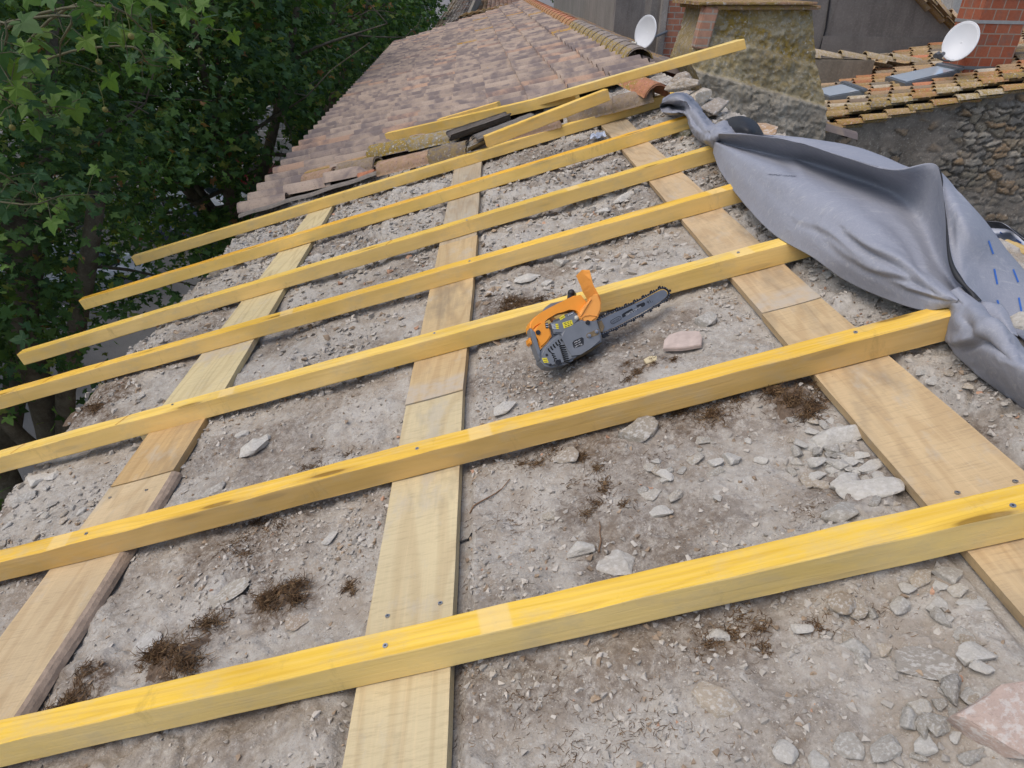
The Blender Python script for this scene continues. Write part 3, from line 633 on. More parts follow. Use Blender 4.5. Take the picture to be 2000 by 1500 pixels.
big = [ # px, py, width px, rock, rot, colour, label, flat, elong
 (1950,1420,150,3,0.3,(0.46,0.36,0.31),'large pinkish broken slab in the bottom right corner',0.55,1.15),
 (1415,1378,92,5,-0.5,TN,'tan wedge-shaped piece of broken tile below the nearest rafter',0.5,1.2),
 (1645,1188,62,8,0.2,(0.31,0.26,0.20),'round tan rock just under the nearest rafter, right of the middle',1.3,1.0),
 (1700,958,92,1,-0.25,LG,'long pale grey stone beside the wide right plank',0.7,1.3),
 (1650,938,52,2,0.2,LG,'knobbly pale stone at the left end of the long grey one',0.9,1.0),
 (1632,848,76,6,-0.3,LG,'light grey chunk left of the wide right plank, below the dry root clump',0.8,1.1),
 (1270,962,48,4,0.6,(0.42,0.39,0.34),'flat whitish chip in the middle of the right-hand bay',0.35,1.0),
 (1290,995,44,9,0.1,LG,'pale chip directly below the flat whitish one',0.6,1.1),
 (1423,893,38,7,0.0,LG,'small blocky light stone below the rafter, at the left edge of the stone strip',0.9,1.0),
 (280,1250,70,0,0.9,(0.43,0.415,0.39),'pale tilted slab left of the biggest root clump',0.45,1.35),
 (572,1208,50,11,-0.6,(0.34,0.28,0.22),'triangular tan shard in the lower left bay',0.25,1.0),
 (443,1150,62,13,0.5,(0.36,0.33,0.28),'thin grey sliver lying above the lower left root clump',0.35,1.7),
 (493,872,46,10,0.5,LG,'blocky light stone high in the left bay between the planks',0.9,1.1),
 (468,845,24,2,0.2,LG,'small pebble touching the top left of the blocky left-bay stone',0.9,1.1),
 (517,852,26,12,0.2,LG,'rounded pebble touching the top right of the blocky left-bay stone',0.9,1.0),
 (415,950,44,14,0.5,GR,'grey half-buried stone just above the second rafter, left bay',0.6,1.3),
 (642,1045,32,1,0.8,LG,'whitish pebble beside the middle plank, left bay',0.8,1.2),
 (1378,632,46,3,0.3,GR,'grey angular stone lying right of the saw bar',0.8,1.1),
 (1195,1088,92,12,0.0,(0.44,0.415,0.375),'broad crusty white lump above the nearest rafter',0.5,1.3),
 (1138,1072,44,15,0.4,LG,'cracked white lump left of the broad crusty one',0.8,1.0),
 (1680,1283,48,6,1.0,GR,'angular grey stone in the bottom right bay, left of two others',0.8,1.1),
 (1905,1290,54,9,0.2,LG,'knobbly light grey stone just above the pinkish slab',0.8,1.0),
 (1808,1298,78,13,-0.5,(0.31,0.285,0.25),'long dull grey sliver in the bottom right bay',0.4,1.7),
 (1533,1462,54,8,0.4,LG,'crusty grey-white rock at the bottom edge of the picture',0.9,1.0),
 (1600,1488,42,2,1.2,LG,'pale upright chip cut by the bottom edge of the picture',0.8,1.0),
 (1660,1455,62,0,0.1,GR,'dull grey rock near the bottom edge, right of the pale upright chip',0.7,1.1),
 (1808,1460,44,4,1.3,LG,'tall light stone near the bottom edge, left of the pinkish slab',1.0,1.0),
 (1735,1462,50,14,0.3,GR,'flat grey rock near the bottom edge, between two lighter ones',0.6,1.1),
 (1035,541,50,5,0.2,LG,'light flat slab behind the rafter the saw leans on',0.4,1.3),
 (1092,513,36,7,0.2,GR,'grey chunk just above the light slab behind the saw',0.9,1.2),
 (1070,548,26,11,0.2,LG,'small pale pebble right of the light slab behind the saw',0.8,1.0),
 (1178,410,34,12,0.0,LG,'rounded pale cobble between two rafters, upper middle',0.8,1.2),
 (1218,383,38,6,0.3,LG,'pale cobble near the right plank, upper middle',0.7,1.3),
 (1195,372,28,2,0.9,GR,'grey cobble wedged between the two pale upper middle ones',0.8,1.2),
 (1076,998,36,5,0.4,(0.37,0.33,0.27),'flat beige chip in the middle of the lower bay',0.35,1.0),
 (1161,1360,20,9,0.4,(0.45,0.33,0.22),'single small orange-beige pebble in the bottom middle',0.8,1.0),
 (985,800,42,10,0.4,LG,'crumbled whitish stone just above the second rafter, right of the middle plank',0.7,1.1),
 (722,1118,28,13,0.0,GR,'grey pebble against the left side of the foreground plank',0.9,1.0),
 (352,912,22,9,0.3,LG,'single white pebble beside the bark-edged plank',0.9,1.1),
 (388,836,16,3,0.3,LG,'tiny white pebble at the sawn end of the short left plank',0.9,1.1),
 (280,843,26,1,1.2,GR,'small upright stone leaning on the third rafter at the left',1.5,0.8),
 (162,846,44,13,0.2,(0.48,0.44,0.38),'white crooked stone sticking out over the left eaves',0.5,1.7),
 (64,940,44,7,0.4,LG,'pale cobble on the broken left eaves, near the picture edge',0.7,1.2),
 (45,972,38,6,0.1,GR,'grey cobble at the left picture edge, on the broken eaves',0.7,1.2),
 (100,930,34,12,0.1,LG,'light cobble on the left eaves, right of a pale one',0.7,1.2),
 (1868,830,24,4,0.1,GR,'grey chip on the bare strip right of the wide right plank',0.8,1.2),
 (1110,890,64,0,0.2,(0.33,0.29,0.24),'tan half-buried boulder just below the second rafter, right bay',0.6,1.2),
 (1245,850,84,3,0.5,(0.31,0.28,0.235),'biggest half-buried grey-tan boulder under the second rafter',0.6,1.2),
 (1650,1015,56,11,0.1,GR,'grey half-buried stone touching the far side of the nearest rafter',0.8,1.2),
 (425,440,1,0,0,GR,None,1,1),
 (640,1246,18,5,0,LG,'small beige chip above the nearest rafter, lower left bay',0.6,1.2),
 (1700,905,40,2,0.2,LG,'pale stone above the long grey one, by the right plank',0.7,1.3),
 (1715,922,30,8,0.9,LG,'pale pebble wedged right against the side of the wide right plank',0.8,1.1),
 (1665,895,34,4,0.3,LG,'pale stone in the middle of the pile left of the wide right plank',0.7,1.2),
 (1640,912,38,12,0.0,(0.42,0.39,0.34),'flat cream stone in the pile left of the wide right plank',0.5,1.3),
 (1300,935,22,9,0.3,LG,'white pebble above the flat whitish chip',0.8,1.0),
 (1307,918,22,14,0.3,GR,'grey pebble at the left end of the row of pebbles, right bay',0.8,1.0),
 (1332,918,22,1,0.6,GR,'second grey pebble in the row of pebbles, right bay',0.8,1.0),
 (1395,920,34,6,0.2,(0.37,0.34,0.29),'tan pebble in the row of pebbles, right bay',0.7,1.1),
 (1395,902,30,3,0.0,LG,'pale flat pebble behind the tan one in the row',0.5,1.3),
 (1845,1125,44,7,0.2,GR,'grey rock by the wide plank, just below the nearest rafter',0.6,1.2),
 (1795,1128,36,10,0.5,TN,'tan rock left of the grey one, below the nearest rafter at right',0.7,1.2),
 (1908,1185,36,5,-0.4,LG,'long pale chip below the wide plank, far right',0.5,1.7),
 (1310,1382,28,12,0.1,LG,'small whitish stone left of the tan wedge',0.7,1.2),
 (1405,1238,34,15,0.1,LG,'crumbly pale stone just below the nearest rafter, centre',0.7,1.0),
]
for (x, y, wpx, k, rot, colr, lab, flat, el) in big:
    if lab is None: continue
    u, v = rp(x, y, -0.02); d = np.linalg.norm(pw(x, y, -0.02) - CAMP); size = wpx / F * d * 0.95 / (0.75 + 0.3 * el)
    put_stone(u, v, size, k, rot, colr, lab, None, 0.22, flat, el)
# unlabelled-by-look small stones : countable, one object each
taken = [(rp(b[0], b[1], -0.02)) for b in big]
cnt = 0; tries = 0
bands_ = [(0.95, 1.55, 80), (1.75, 2.3, 60), (2.45, 3.05, 35), (3.2, 3.65, 25), (0.6, 0.88, 30)]
sm_lab = 'small grey mortar-crusted stone lying loose on the rubble bed between the timbers'
dense = [(1640,880,130,60),(1750,1150,220,45),(1850,1400,160,25),(100,1000,140,40),(330,660,160,30),(1200,390,120,30),(1000,380,160,20),(700,420,160,20),(1620,530,90,14),(1330,900,110,16),(1880,740,110,14),(220,950,120,14),(1500,1400,200,26)]
for (cx, cy, rr, nn) in dense:
    for q in range(nn):
        if cnt >= 225: break
        x = cx + random.gauss(0, rr * 0.5); y = cy + random.gauss(0, rr * 0.33)
        if y > 1500 or x > 2000 or x < 0: continue
        u, v = rp(x, y, -0.03)
        if u < float(eave_u(np.array([v]))[0]) + 0.05 or u > 1.25: continue
        if plank_mask(np.array([u]), np.array([v]), 0.0)[0] > 0.6 or bat_mask(np.array([u]), np.array([v]))[0] > 0.7: continue
        size = random.uniform(0.018, 0.042)
        g = random.choice([GR, LG, LG, (0.40, 0.37, 0.32), TN])
        f_ = random.uniform(0.85, 1.15)
        put_stone(u, v, size, random.randrange(16), random.uniform(0, 6.28), tuple(c * f_ for c in g), sm_lab, 'small loose stones on the rubble bed', 0.2, random.uniform(0.7, 1.1), random.uniform(0.9, 1.4)); cnt += 1
print('small stones', cnt)
# gravel : nobody could count it
def scatter_np(n, templ, urange, vfun, smin, smax, power, colf, seed, wkeep=None, emb=0.15):
    r = np.random.default_rng(seed)
    v = vfun(r, n); u = r.uniform(urange[0], urange[1], n)
    keep = (u > eave_u(v) + 0.03) & (plank_mask(u, v, 0.0) < 0.75)
    if wkeep is not None: keep &= wkeep(u, v, r)
    u = u[keep]; v = v[keep]; m = len(u)
    w = bed_w(u, v)
    s_ = smin + (smax - smin) * r.random(m) ** power
    th = r.uniform(0, 2 * PI, m); ph = r.uniform(-0.5, 0.5, m)
    ti = r.integers(0, len(templ), m); Vs = []; Fs = []; Cs = []; off = 0
    colr = colf(r, m)
    for k, (TV, TF) in enumerate(templ):
        idx = np.where(ti == k)[0]
        if not len(idx): continue
        c, sn = np.cos(th[idx]), np.sin(th[idx]); c2, s2 = np.cos(ph[idx]), np.sin(ph[idx])
        X = TV[None, :, 0] * c2[:, None] + TV[None, :, 2] * s2[:, None]; Z = -TV[None, :, 0] * s2[:, None] + TV[None, :, 2] * c2[:, None]; Y = TV[None, :, 1]
        X, Y = X * c[:, None] - Y * sn[:, None], X * sn[:, None] + Y * c[:, None]
        q = np.stack([X, Y, Z], -1) * s_[idx][:, None, None]
        q[..., 0] += u[idx][:, None]; q[..., 1] += v[idx][:, None]; q[..., 2] += (w[idx] + s_[idx] * emb)[:, None]
        Pn = O + q[..., 0:1] * S + q[..., 1:2] * R + q[..., 2:3] * N
        nvt = len(TV); Vs.append(Pn.reshape(-1, 3)); Cs.append(np.repeat(colr[idx], nvt, 0))
        Fs.append((TF[None] + (np.arange(len(idx)) * nvt)[:, None, None] + off).reshape(-1, 3)); off += nvt * len(idx)
    return np.concatenate(Vs), np.concatenate(Fs), np.concatenate(Cs)
TG = [rock_np(300 + k, 1.0 + 0.4 * (k % 3) / 2, 0.5 + 0.12 * (k % 3), 8, False) for k in range(8)]
def gcol(r, m):
    b = np.array([0.44, 0.405, 0.36])[None] * (0.72 + 0.5 * r.random((m, 1)))
    t = r.random((m, 1)); return np.where(t > 0.985, b * np.array([1.1, 0.72, 0.55]), np.where(t < 0.15, b * np.array([0.75, 0.62, 0.5]), b))
def wk(u, v, r):
    dens = 0.2 + 1.15 * sstep(-0.05, 0.38, fbm(u * 2.9, v * 2.9, s=71)) * (.5 + sstep(-.2, .2, fbm(u * 11, v * 11, s=72))) + 0.6 * sstep(0.45, 0.75, u) * (v > 1.0) + 0.4 * sstep(2.4, 4, v)
    return r.random(len(u)) < dens * 0.75
V_, F_, C_ = scatter_np(100000, TG, (-2.7, 1.35), lambda r, n: 0.5 + 1.9 * r.random(n) ** 0.9, 0.0025, 0.020, 6.0, gcol, 11, wk)
tag(mesh_np('gravel', V_, F_, GRAV, col=C_), 'fine grey gravel and mortar crumbs strewn over the near rubble bed', 'gravel', kind='stuff')
V_, F_, C_ = scatter_np(52000, TG, (-2.7, 1.35), lambda r, n: 2.3 + 4.0 * r.random(n), 0.005, 0.045, 5.0, gcol, 12, wk)
tag(mesh_np('mortar_rubble', V_, F_, GRAV, col=C_), 'coarser broken mortar crumbs over the far part of the stripped roof', 'rubble', kind='stuff')
# dry roots and straw
ROOT = m_vcol('dry_root', 0.9, 60, 0.1, 0.001)
SOIL = plain('mossy_soil', (0.15, 0.11, 0.08), 0.95, var=0.6, scale=90, bump=1.0, spec=.1)
def fibres(cu, cv, ru, rv, n, ln, rad, hgt, seed, flat=0.5):
    r = np.random.default_rng(seed); paths = []; lobes = [(0, 0, .75)] + [(r.normal(0, .5), r.normal(0, .35), r.uniform(.3, .6)) for _ in range(5)]
    for _ in range(n):
        lob = lobes[r.integers(0, len(lobes))]; a = r.uniform(0, 2 * PI); q = abs(r.normal(0, 0.45)); u = cu + ru * (lob[0] + lob[2] * q * math.cos(a)); v = cv + rv * (lob[1] + lob[2] * .7 * q * math.sin(a))
        h = hgt * max(0, 1 - q * q) * r.random()
        d = r.uniform(0, 2 * PI); el = r.normal(0, flat); P = []
        k = 5; x, y, z = u, v, h
        for i in range(k):
            P.append((x, y, z)); st = ln * r.uniform(0.5, 1.2) / k
            x += st * math.cos(d) * math.cos(el); y += st * math.sin(d) * math.cos(el); z = max(0.0005, z + st * math.sin(el)); d += r.normal(0, 0.55); el += r.normal(0, 0.3)
        paths.append((np.array(P), np.linspace(rad, rad * 0.4, k) * r.uniform(0.6, 1.5)))
    AP = np.concatenate([p for p, _ in paths]); AW = bed_w(AP[:, 0], AP[:, 1], False); AP = O + AP[:, 0:1] * S + AP[:, 1:2] * R + (AP[:, 2] + AW + 0.001)[:, None] * N
    paths = [(AP[i * 5:i * 5 + 5], paths[i][1]) for i in range(len(paths))]
    V_, F_ = tube_np(paths, 3)
    cc = np.repeat(np.array([(0.11, 0.065, 0.035), (0.17, 0.105, 0.055), (0.075, 0.048, 0.03), (0.24, 0.16, 0.085)])[r.choice(4, n, p=[.4, .3, .2, .1])], 15, 0)
    return V_, F_, cc
clumps = [(350,1282,85,320,.035,'largest tangled clump of dry brown roots, just above the nearest rafter at left'),
 (545,1165,58,220,.03,'dry root clump beside the triangular tan shard'),(140,1365,60,120,.02,'dark crumbly soil and root clump at the lower left, touching the nearest rafter'),
 (1548,782,66,260,.03,'dense brown root clump tucked against the wide right plank'),(1385,800,105,240,.008,'flat mat of brown needles under the second rafter, right of centre'),
 (1080,880,80,170,.008,'thin brown needle patch under the second rafter, above the middle bay'),(1015,588,62,240,.025,'dry root clump behind the chainsaw handle, between two rafters'),
 (1245,722,60,110,.01,'small flat grass wisp in front of the chainsaw'),(1165,975,70,120,.012,'mossy brown crumbs in the middle of the right-hand bay'),
 (480,1045,105,190,.008,'flat brown needle mat under the second rafter, left bay'),(185,795,36,140,.02,'tuft of dry grass hanging on the left eaves'),
 (620,890,60,90,.008,'thin dry root wisp high in the left bay'),(1450,1200,100,130,.006,'mossy brown stain of fine roots below the nearest rafter, right'),(680,1140,30,50,.01,'little root wisp left of the foreground plank'),
 (390,760,50,60,.01,'sparse dry grass by the third rafter near the left plank')]
for i, (x, y, rr, n, hg, lab) in enumerate(clumps):
    u, v = rp(x, y, -0.02); d = np.linalg.norm(pw(x, y, -0.02) - CAMP); ru = rr / F * d
    V_, F_, c_ = fibres(u, v, ru, ru * 1.15, int(n * 3.2), 0.042 if hg > 0.015 else 0.025, 0.0008 + 0.0002 * (hg > .015), hg * .75, 500 + i, .3)
    rc = tag(mesh_np('root_clump', V_, F_, ROOT, col=c_), lab, 'dry roots')
    if hg < .02: continue
    ng = 46; gx, gy = np.meshgrid(np.linspace(-1.15, 1.15, ng), np.linspace(-1.15, 1.15, ng), indexing='ij')
    pu = u + gx * ru; pv = v + gy * ru * .85; rad_ = np.sqrt(gx ** 2 + gy ** 2) + .55 * fbm(gx * 2.2 + i * 7, gy * 2.2, s=80, o=4)
    hh = (1 - sstep(.05, .55, rad_)) * (hg * .30) * (1 + 1.2 * fbm(pu * 70, pv * 70, s=81)) - .005 * sstep(.3, .6, rad_)
    Pn = O + pu[..., None] * S + pv[..., None] * R + (bed_w(pu, pv) + hh)[..., None] * N
    mesh_np('soil_clod', Pn.reshape(-1, 3), grid_faces(ng, ng), SOIL, rc, smooth=True)
Vl = []; Fl = []; Cl = []; off = 0
for k, (x, y, r1, n) in enumerate([(1000,1000,520,900),(420,1080,420,700),(1400,1250,420,800),(600,780,400,500),(1250,780,320,500),(1000,1350,500,500),(800,560,400,300),(1150,640,150,200)]):
    u, v = rp(x, y, -0.02); d = np.linalg.norm(pw(x, y, -0.02) - CAMP); ru = r1 / F * d
    a, b, c = fibres(u, v, ru, ru * 0.9, n, 0.022, 0.0006, 0.001, 700 + k, 0.1); Vl.append(a); Fl.append(b + off); Cl.append(c); off += len(a)
tag(mesh_np('straw_litter', np.concatenate(Vl), np.concatenate(Fl), ROOT, col=np.concatenate(Cl)), 'short dry straws and needles scattered over the rubble bed', 'straw', kind='stuff')
# a few twigs
def twig(px0, px1, rad, lab, mat=None, seed=0):
    a = np.array(rp(*px0, -0.01)); b = np.array(rp(*px1, -0.01)); t = np.linspace(0, 1, 9)
    u = a[0] + (b[0] - a[0]) * t + 0.006 * fbm(t * 4, t * 0 + seed, s=3); v = a[1] + (b[1] - a[1]) * t + 0.006 * fbm(t * 4, t * 0 + seed + 5, s=4)
    w = bed_w(u, v, False) + 0.006
    V_, F_ = tube_np([(O + u[:, None] * S + v[:, None] * R + w[:, None] * N, np.linspace(rad, rad * 0.6, 9))], 6)
    return tag(mesh_np('twig', V_, F_, mat or ROOT, smooth=True, col=np.tile([[0.2, 0.12, 0.07]], (len(V_), 1))), lab, 'twig')
twig((912,995),(995,930),0.0022,'thin curved brown twig right of the foreground plank')
twig((1165,1070),(1172,1010),0.002,'short upright-looking twig above the broad crusty white lump',seed=2)
tag(twig((888,1048),(922,1040),0.0035,'short black plastic strap end poking out beside the foreground plank', BLACK, 3), None, 'strap').name = 'strap'
# ------------------------------------------------------------------ the tiled far half of the roof
TG_V0 = 6.05; GA = 0.378; TW = 0.31
def roof_rise(v): return 0.035 + 0.24 * np.clip((v - 6.0) / 14.0, 0, 1.3) ** 1.15
def roof_shift(v): return -0.14 * np.clip((v - 6.0) / 14.0, 0, 1.3)
def tile_prof(t):   # t in 0..1 over the tile width
    return np.where(t < 0.62, np.sin(PI * np.clip(t, 0, .62) / 0.62) ** 0.85, 0.0) * 0.066 + np.where(t >= 0.62, 0.004 * np.sin(PI * (t - .62) / .38), 0)
def tiled_sheet(u_e, ncols_u, v0f, v1, tag_seed, sign=1, uref=0, side=1):
    """courses counted from the eave up; each course one strip of grid, front lip raised"""
    Vs = []; Fs = []; Cs = []; Ls = []; off = 0; r = np.random.default_rng(tag_seed)
    for ci in range(ncols_u):
        ua = u_e + ci * GA - 0.045; ub = u_e + (ci + 1) * GA
        v0 = v0f(0.5 * (ua + ub)); nt = int((v1 - v0) / TW)
        ts = np.linspace(0, 1, 13); 
        vv_ = v0 + (np.arange(nt)[:, None] + ts[None, :]) * TW
        pr = tile_prof(ts)[None, :] + np.zeros((nt, 1))
        tc = r.random(nt); dz = r.normal(0, 0.002, nt); du = r.normal(0, 0.004, nt)
        base = np.array([0.385, 0.30, 0.235])[None] * (0.90 + 0.2 * r.random((nt, 1))); base[tc > 0.86] *= np.array([0.80, 0.80, 0.84]); base[(tc < 0.10)] *= np.array([1.12, 0.95, 0.85])
        lich = (r.random(nt) > 0.992).astype(float)
        us = [ua, ua, ua + 0.02, ua + 0.15, ub]; dws = [-0.012, 0.036, 0.036, 0.022, 0.0]
        V = np.zeros((nt, 13, 5, 3)); 
        for k in range(5):
            uu = us[k] + du[:, None] * (k < 3) + 0 * vv_
            w = roof_rise(vv_) + pr * (1.0 if k else 0.8) + dws[k] + dz[:, None]
            uu2 = uu + roof_shift(vv_)
            V[:, :, k] = O + uu2[..., None] * S + vv_[..., None] * R + w[..., None] * N
        Vs.append(V.reshape(-1, 3)); Cs.append(np.repeat(base, 65, 0)); Ls.append(np.repeat(lich, 65))
        i = np.arange(12)[:, None]; j = np.arange(4)[None]
        a = (i * 5 + j).ravel(); q = np.stack([a, a + 1, a + 6, a + 5], 1)
        Fs.append((q[None] + (np.arange(nt) * 65)[:, None, None] + off).reshape(-1, 4)); off += nt * 65
    return np.concatenate(Vs), np.concatenate(Fs), np.concatenate(Cs), np.concatenate(Ls)
UE = -2.40
def tv0(u):
    return 5.80 if u < -1.9 else (5.95 if u < -1.3 else (6.45 if u < -0.1 else 6.6))
V_, F_, C_, L_ = tiled_sheet(UE, 10, tv0, 21.4, 5)
tr = mesh_np('tiled_roof', loc(V_), F_, TILE, house, smooth=False, col=C_, attrs={'lichen': L_})
# boarding under the tiles so that nothing shows through
V_ = []
for v in np.linspace(6.9, 21.3, 20):
    for u in (UE + 0.02, 1.36): V_.append(O + (u + float(roof_shift(v))) * S + v * R + (float(roof_rise(v)) - 0.03) * N)
mesh_np('underlay', loc(np.array(V_)), grid_faces(20, 2), plain('dark_underlay', (0.12, 0.10, 0.085), 0.95), house)
# apex line and the other slope
def apex(v): return O + (1.37 + float(roof_shift(v))) * S + v * R + float(roof_rise(v)) * N
S2 = np.array([math.cos(PITCH), 0, -math.sin(PITCH)]); N2 = np.array([math.sin(PITCH), 0, math.cos(PITCH)])
Vs = []; Fs = []; Cs = []; Ls = []; off = 0
for ci in range(6):
    ua = 0.02 + ci * GA; ub = ua + GA + 0.04
    for ti in range(int((21.4 - 7.0) / TW)):
        vv_ = 7.0 + (ti + np.linspace(0, 1, 9)) * TW; pr = tile_prof(np.linspace(0, 1, 9))
        ap = np.array([apex(v) for v in vv_]); 
        Vq = np.stack([ap + q * S2 + (pr + dw)[:, None] * N2 for q, dw in ((ua, 0.0), (ub, 0.026), (ub, -0.004))], 1)
        Vs.append(Vq.reshape(-1, 3)); Fs.append(np.array([(i * 3 + j, (i + 1) * 3 + j, (i + 1) * 3 + j + 1, i * 3 + j + 1) for i in range(8) for j in range(2)]) + off); off += 27
        Cs.append(np.tile(np.array([0.24, 0.19, 0.15]) * random.uniform(0.8, 1.25), (27, 1))); Ls.append(np.full(27, 0.9 if random.random() > 0.75 else 0.0))
mesh_np('rear_slope', loc(np.concatenate(Vs)), np.concatenate(Fs), TILE, house, col=np.concatenate(Cs), attrs={'lichen': np.concatenate(Ls)})
ap0 = apex(-1.0); 
Vr = np.array([apex(-1.0) - 0.12 * N, apex(-1.0) + 1.6 * S2 - 0.14 * N2, apex(6.6) - 0.12 * N, apex(6.6) + .7 * S2 - 0.14 * N2])
mesh_np('rear_bed', loc(Vr), np.array([[0, 1, 3, 2]]), RUB, house, attrs={'dirt': [0.2] * 4, 'plate': [0.0] * 4})
# ridge tiles
def half_pipe(Ln, r0, r1, th, half=PI / 2, n=14, m=10, seed=0, rough=0.0015, chip=0.0):
    """arch along +x, opening down (concave to -z); inner and outer skin"""
    rr = np.random.default_rng(seed); V = []; 
    a = np.linspace(-half, half, n + 1)
    cx = chip * rr.random((2, n + 1))
    for sk in (0, 1):
        for i in range(m + 1):
            t = i / m; r = r0 + (r1 - r0) * t - (th if sk else 0)
            for j in range(n + 1):
                x = Ln * t + (cx[0, j] if i == 0 else (-cx[1, j] if i == m else 0))
                V.append((x, r * math.sin(a[j]), r * math.cos(a[j]) + rough * rr.normal()))
    V = np.array(V); k = (n + 1) * (m + 1)
    F1 = grid_faces(m + 1, n + 1); F2 = grid_faces(m + 1, n + 1)[:, ::-1] + k
    e = []
    for i in range(m): e += [(i * (n + 1), (i + 1) * (n + 1), (i + 1) * (n + 1) + k, i * (n + 1) + k), ((i + 1) * (n + 1) + n, i * (n + 1) + n, i * (n + 1) + n + k, (i + 1) * (n + 1) + n + k)]
    for j in range(n): e += [(j + 1, j, j + k, j + 1 + k), (m * (n + 1) + j, m * (n + 1) + j + 1, m * (n + 1) + j + 1 + k, m * (n + 1) + j + k)]
    return V, np.concatenate([F1, F2, np.array(e)])
vq = 7.35; i = 0
while vq < 21.2:
    red = vq > 11.6; Ln = 0.42 if red else 0.36
    V_, F_ = half_pipe(Ln + 0.05, 0.15, 0.135, 0.014, 1.35, 12, 5, i)
    rib = 0.010 * (np.sin(V_[:, 0] / 0.036 * PI * 0.5) > 0) * (not red); V_[:, 2] += rib
    c = (0.46, 0.20, 0.13) if red else (0.27, 0.235, 0.225); 
    cc = np.tile(np.array(c) * random.uniform(0.88, 1.1), (len(V_), 1))
    li = (np.abs(V_[:, 1]) > 0.075) * (0.95 if not red else 0.6) + 0.25
    o = mesh_np('ridge_tile', V_, F_, CANAL, smooth=True, col=cc, attrs={'lichen': li})
    a_ = apex(vq) - np.array([0, 0, 0.035]); b_ = apex(vq + Ln) - np.array([0, 0, 0.035])
    o.parent = house; o.matrix_world = frame_xz(a_ + np.array([0, 0, 0.012]), b_ - a_, (0, 0, 1)); o.matrix_parent_inverse = Matrix.Identity(4)
    o.matrix_local = hm @ frame_xz(a_ + np.array([0, 0, 0.012]), b_ - a_, (0, 0, 1))
    vq += Ln; i += 1
# slate-coloured flashing strip along the near edge of the tiles
V_ = []
for t in np.linspace(0, 1, 30):
    u = -2.40 + 1.35 * t; 
    for dv, dw in ((0, 0.0), (0.012, 0.016), (0.05, 0.022), (0.07, 0.0)): V_.append(L(u, 5.66 + dv + 0.015 * t + 0.012 * math.sin(t * 9), 0.06 + dw + 0.004 * math.sin(t * 23)))
tag(mesh_np('edge_board', V_, grid_faces(30, 4), plain('weathered_board', (0.20, 0.175, 0.15), 0.9, var=0.5, scale=25, bump=0.5)), 'thin weathered grey board lying between the farthest rafter and the first eaves tiles', 'board')
# ------------------------------------------------------------------ loose canal tiles and offcuts on the edge of the tiles
def canal(px0, px1, w0, w1, rad0, rad1, colr, lich, lab, up=1, group=None, seed=0, half=1.55, name='canal_tile', roll=0.0, chip=0.012, th=0.017):
    rad0 *= 1.12; rad1 *= 1.12
    a = pw(*px0, w0); b = pw(*px1, w1); Ln = float(np.linalg.norm(b - a))
    V_, F_ = half_pipe(Ln, rad0, rad1, th, half, 14, 10, seed, 0.0012, chip)
    zoff = rad0 * math.cos(half); V_[:, 2] -= zoff
    cc = np.tile(np.array(colr), (len(V_), 1)) * (0.85 + 0.3 * rng.random((len(V_), 1)))
    o = mesh_np(name, V_, F_, CANAL, smooth=True, col=cc, attrs={'lichen': np.full(len(V_), lich)})
    M = frame_xz(a, b - a, N * up)
    o.matrix_world = M @ Matrix.Rotation(roll, 4, 'X')
    return tag(o, lab, 'roof tile', group)
CT = (0.25, 0.20, 0.165); CD = (0.16, 0.135, 0.12); CR = (0.36, 0.24, 0.18); CG = (0.26, 0.24, 0.21)
canal((728,305),(820,283),.10,.11,.085,.075,(0.22,0.20,0.17),1.6,'canal tile thickly covered in yellow lichen, left one of the lichened pair')
canal((806,290),(905,268),.11,.11,.085,.075,(0.28,0.26,0.23),0.9,'canal tile speckled with white and black lichen, right one of the pair',seed=1)
canal((668,340),(742,325),.055,.06,.085,.08,CT,0.25,'brown canal tile at the foot of the yellow-lichened tile',seed=2)
canal((745,338),(852,312),.055,.06,.085,.08,CR,0.3,'pinkish canal tile in the front row, below the lichened pair',seed=3)
canal((845,315),(920,296),.06,.065,.09,.08,CD,0.45,'dark canal tile in the front row, right of the pinkish one',seed=4)
canal((925,290),(1010,268),.06,.07,.08,.075,CT,0.2,'rough brown canal tile under the short thick yellow offcut, lower left end',seed=5)
canal((1000,270),(1100,243),.07,.075,.08,.075,(0.27,0.19,0.15),0.2,'rough reddish-brown canal tile under the short thick yellow offcut, middle',seed=6)
canal((1112,238),(1212,212),.06,.07,.085,.08,CT,0.3,'grey-brown canal tile right of the gap beneath the thick yellow offcut',seed=7)
canal((1200,215),(1280,193),.07,.08,.09,.082,CT,0.25,'grey-brown canal tile nearest the red arched ridge tile',seed=8)
canal((872,262),(995,222),.20,.19,.10,.085,(0.14,0.125,0.115),0.05,'dark channel tile lying hollow side up on top of the loose pile',up=-1,seed=9,half=1.1,chip=.02)
canal((905,288),(1048,224),.12,.15,.085,.08,CG,0.05,'thin grey channel tile stacked under the thick yellow offcut, hollow side up',up=-1,seed=10,half=0.95)
canal((925,272),(1040,226),.16,.17,.085,.08,(0.17,0.155,0.14),0.02,'dark broken tile stacked on the thin grey channel tile',up=1,seed=11,half=0.8)
canal((600,360),(660,345),.05,.055,.085,.08,CR,0.25,'short pink eaves tile piece just left of the slipped brown tile',seed=12)
canal((700,345),(735,336),.045,.045,.06,.06,(0.40,0.17,0.10),0.05,'small red broken tile piece by the farthest rafter',seed=13,half=.9)
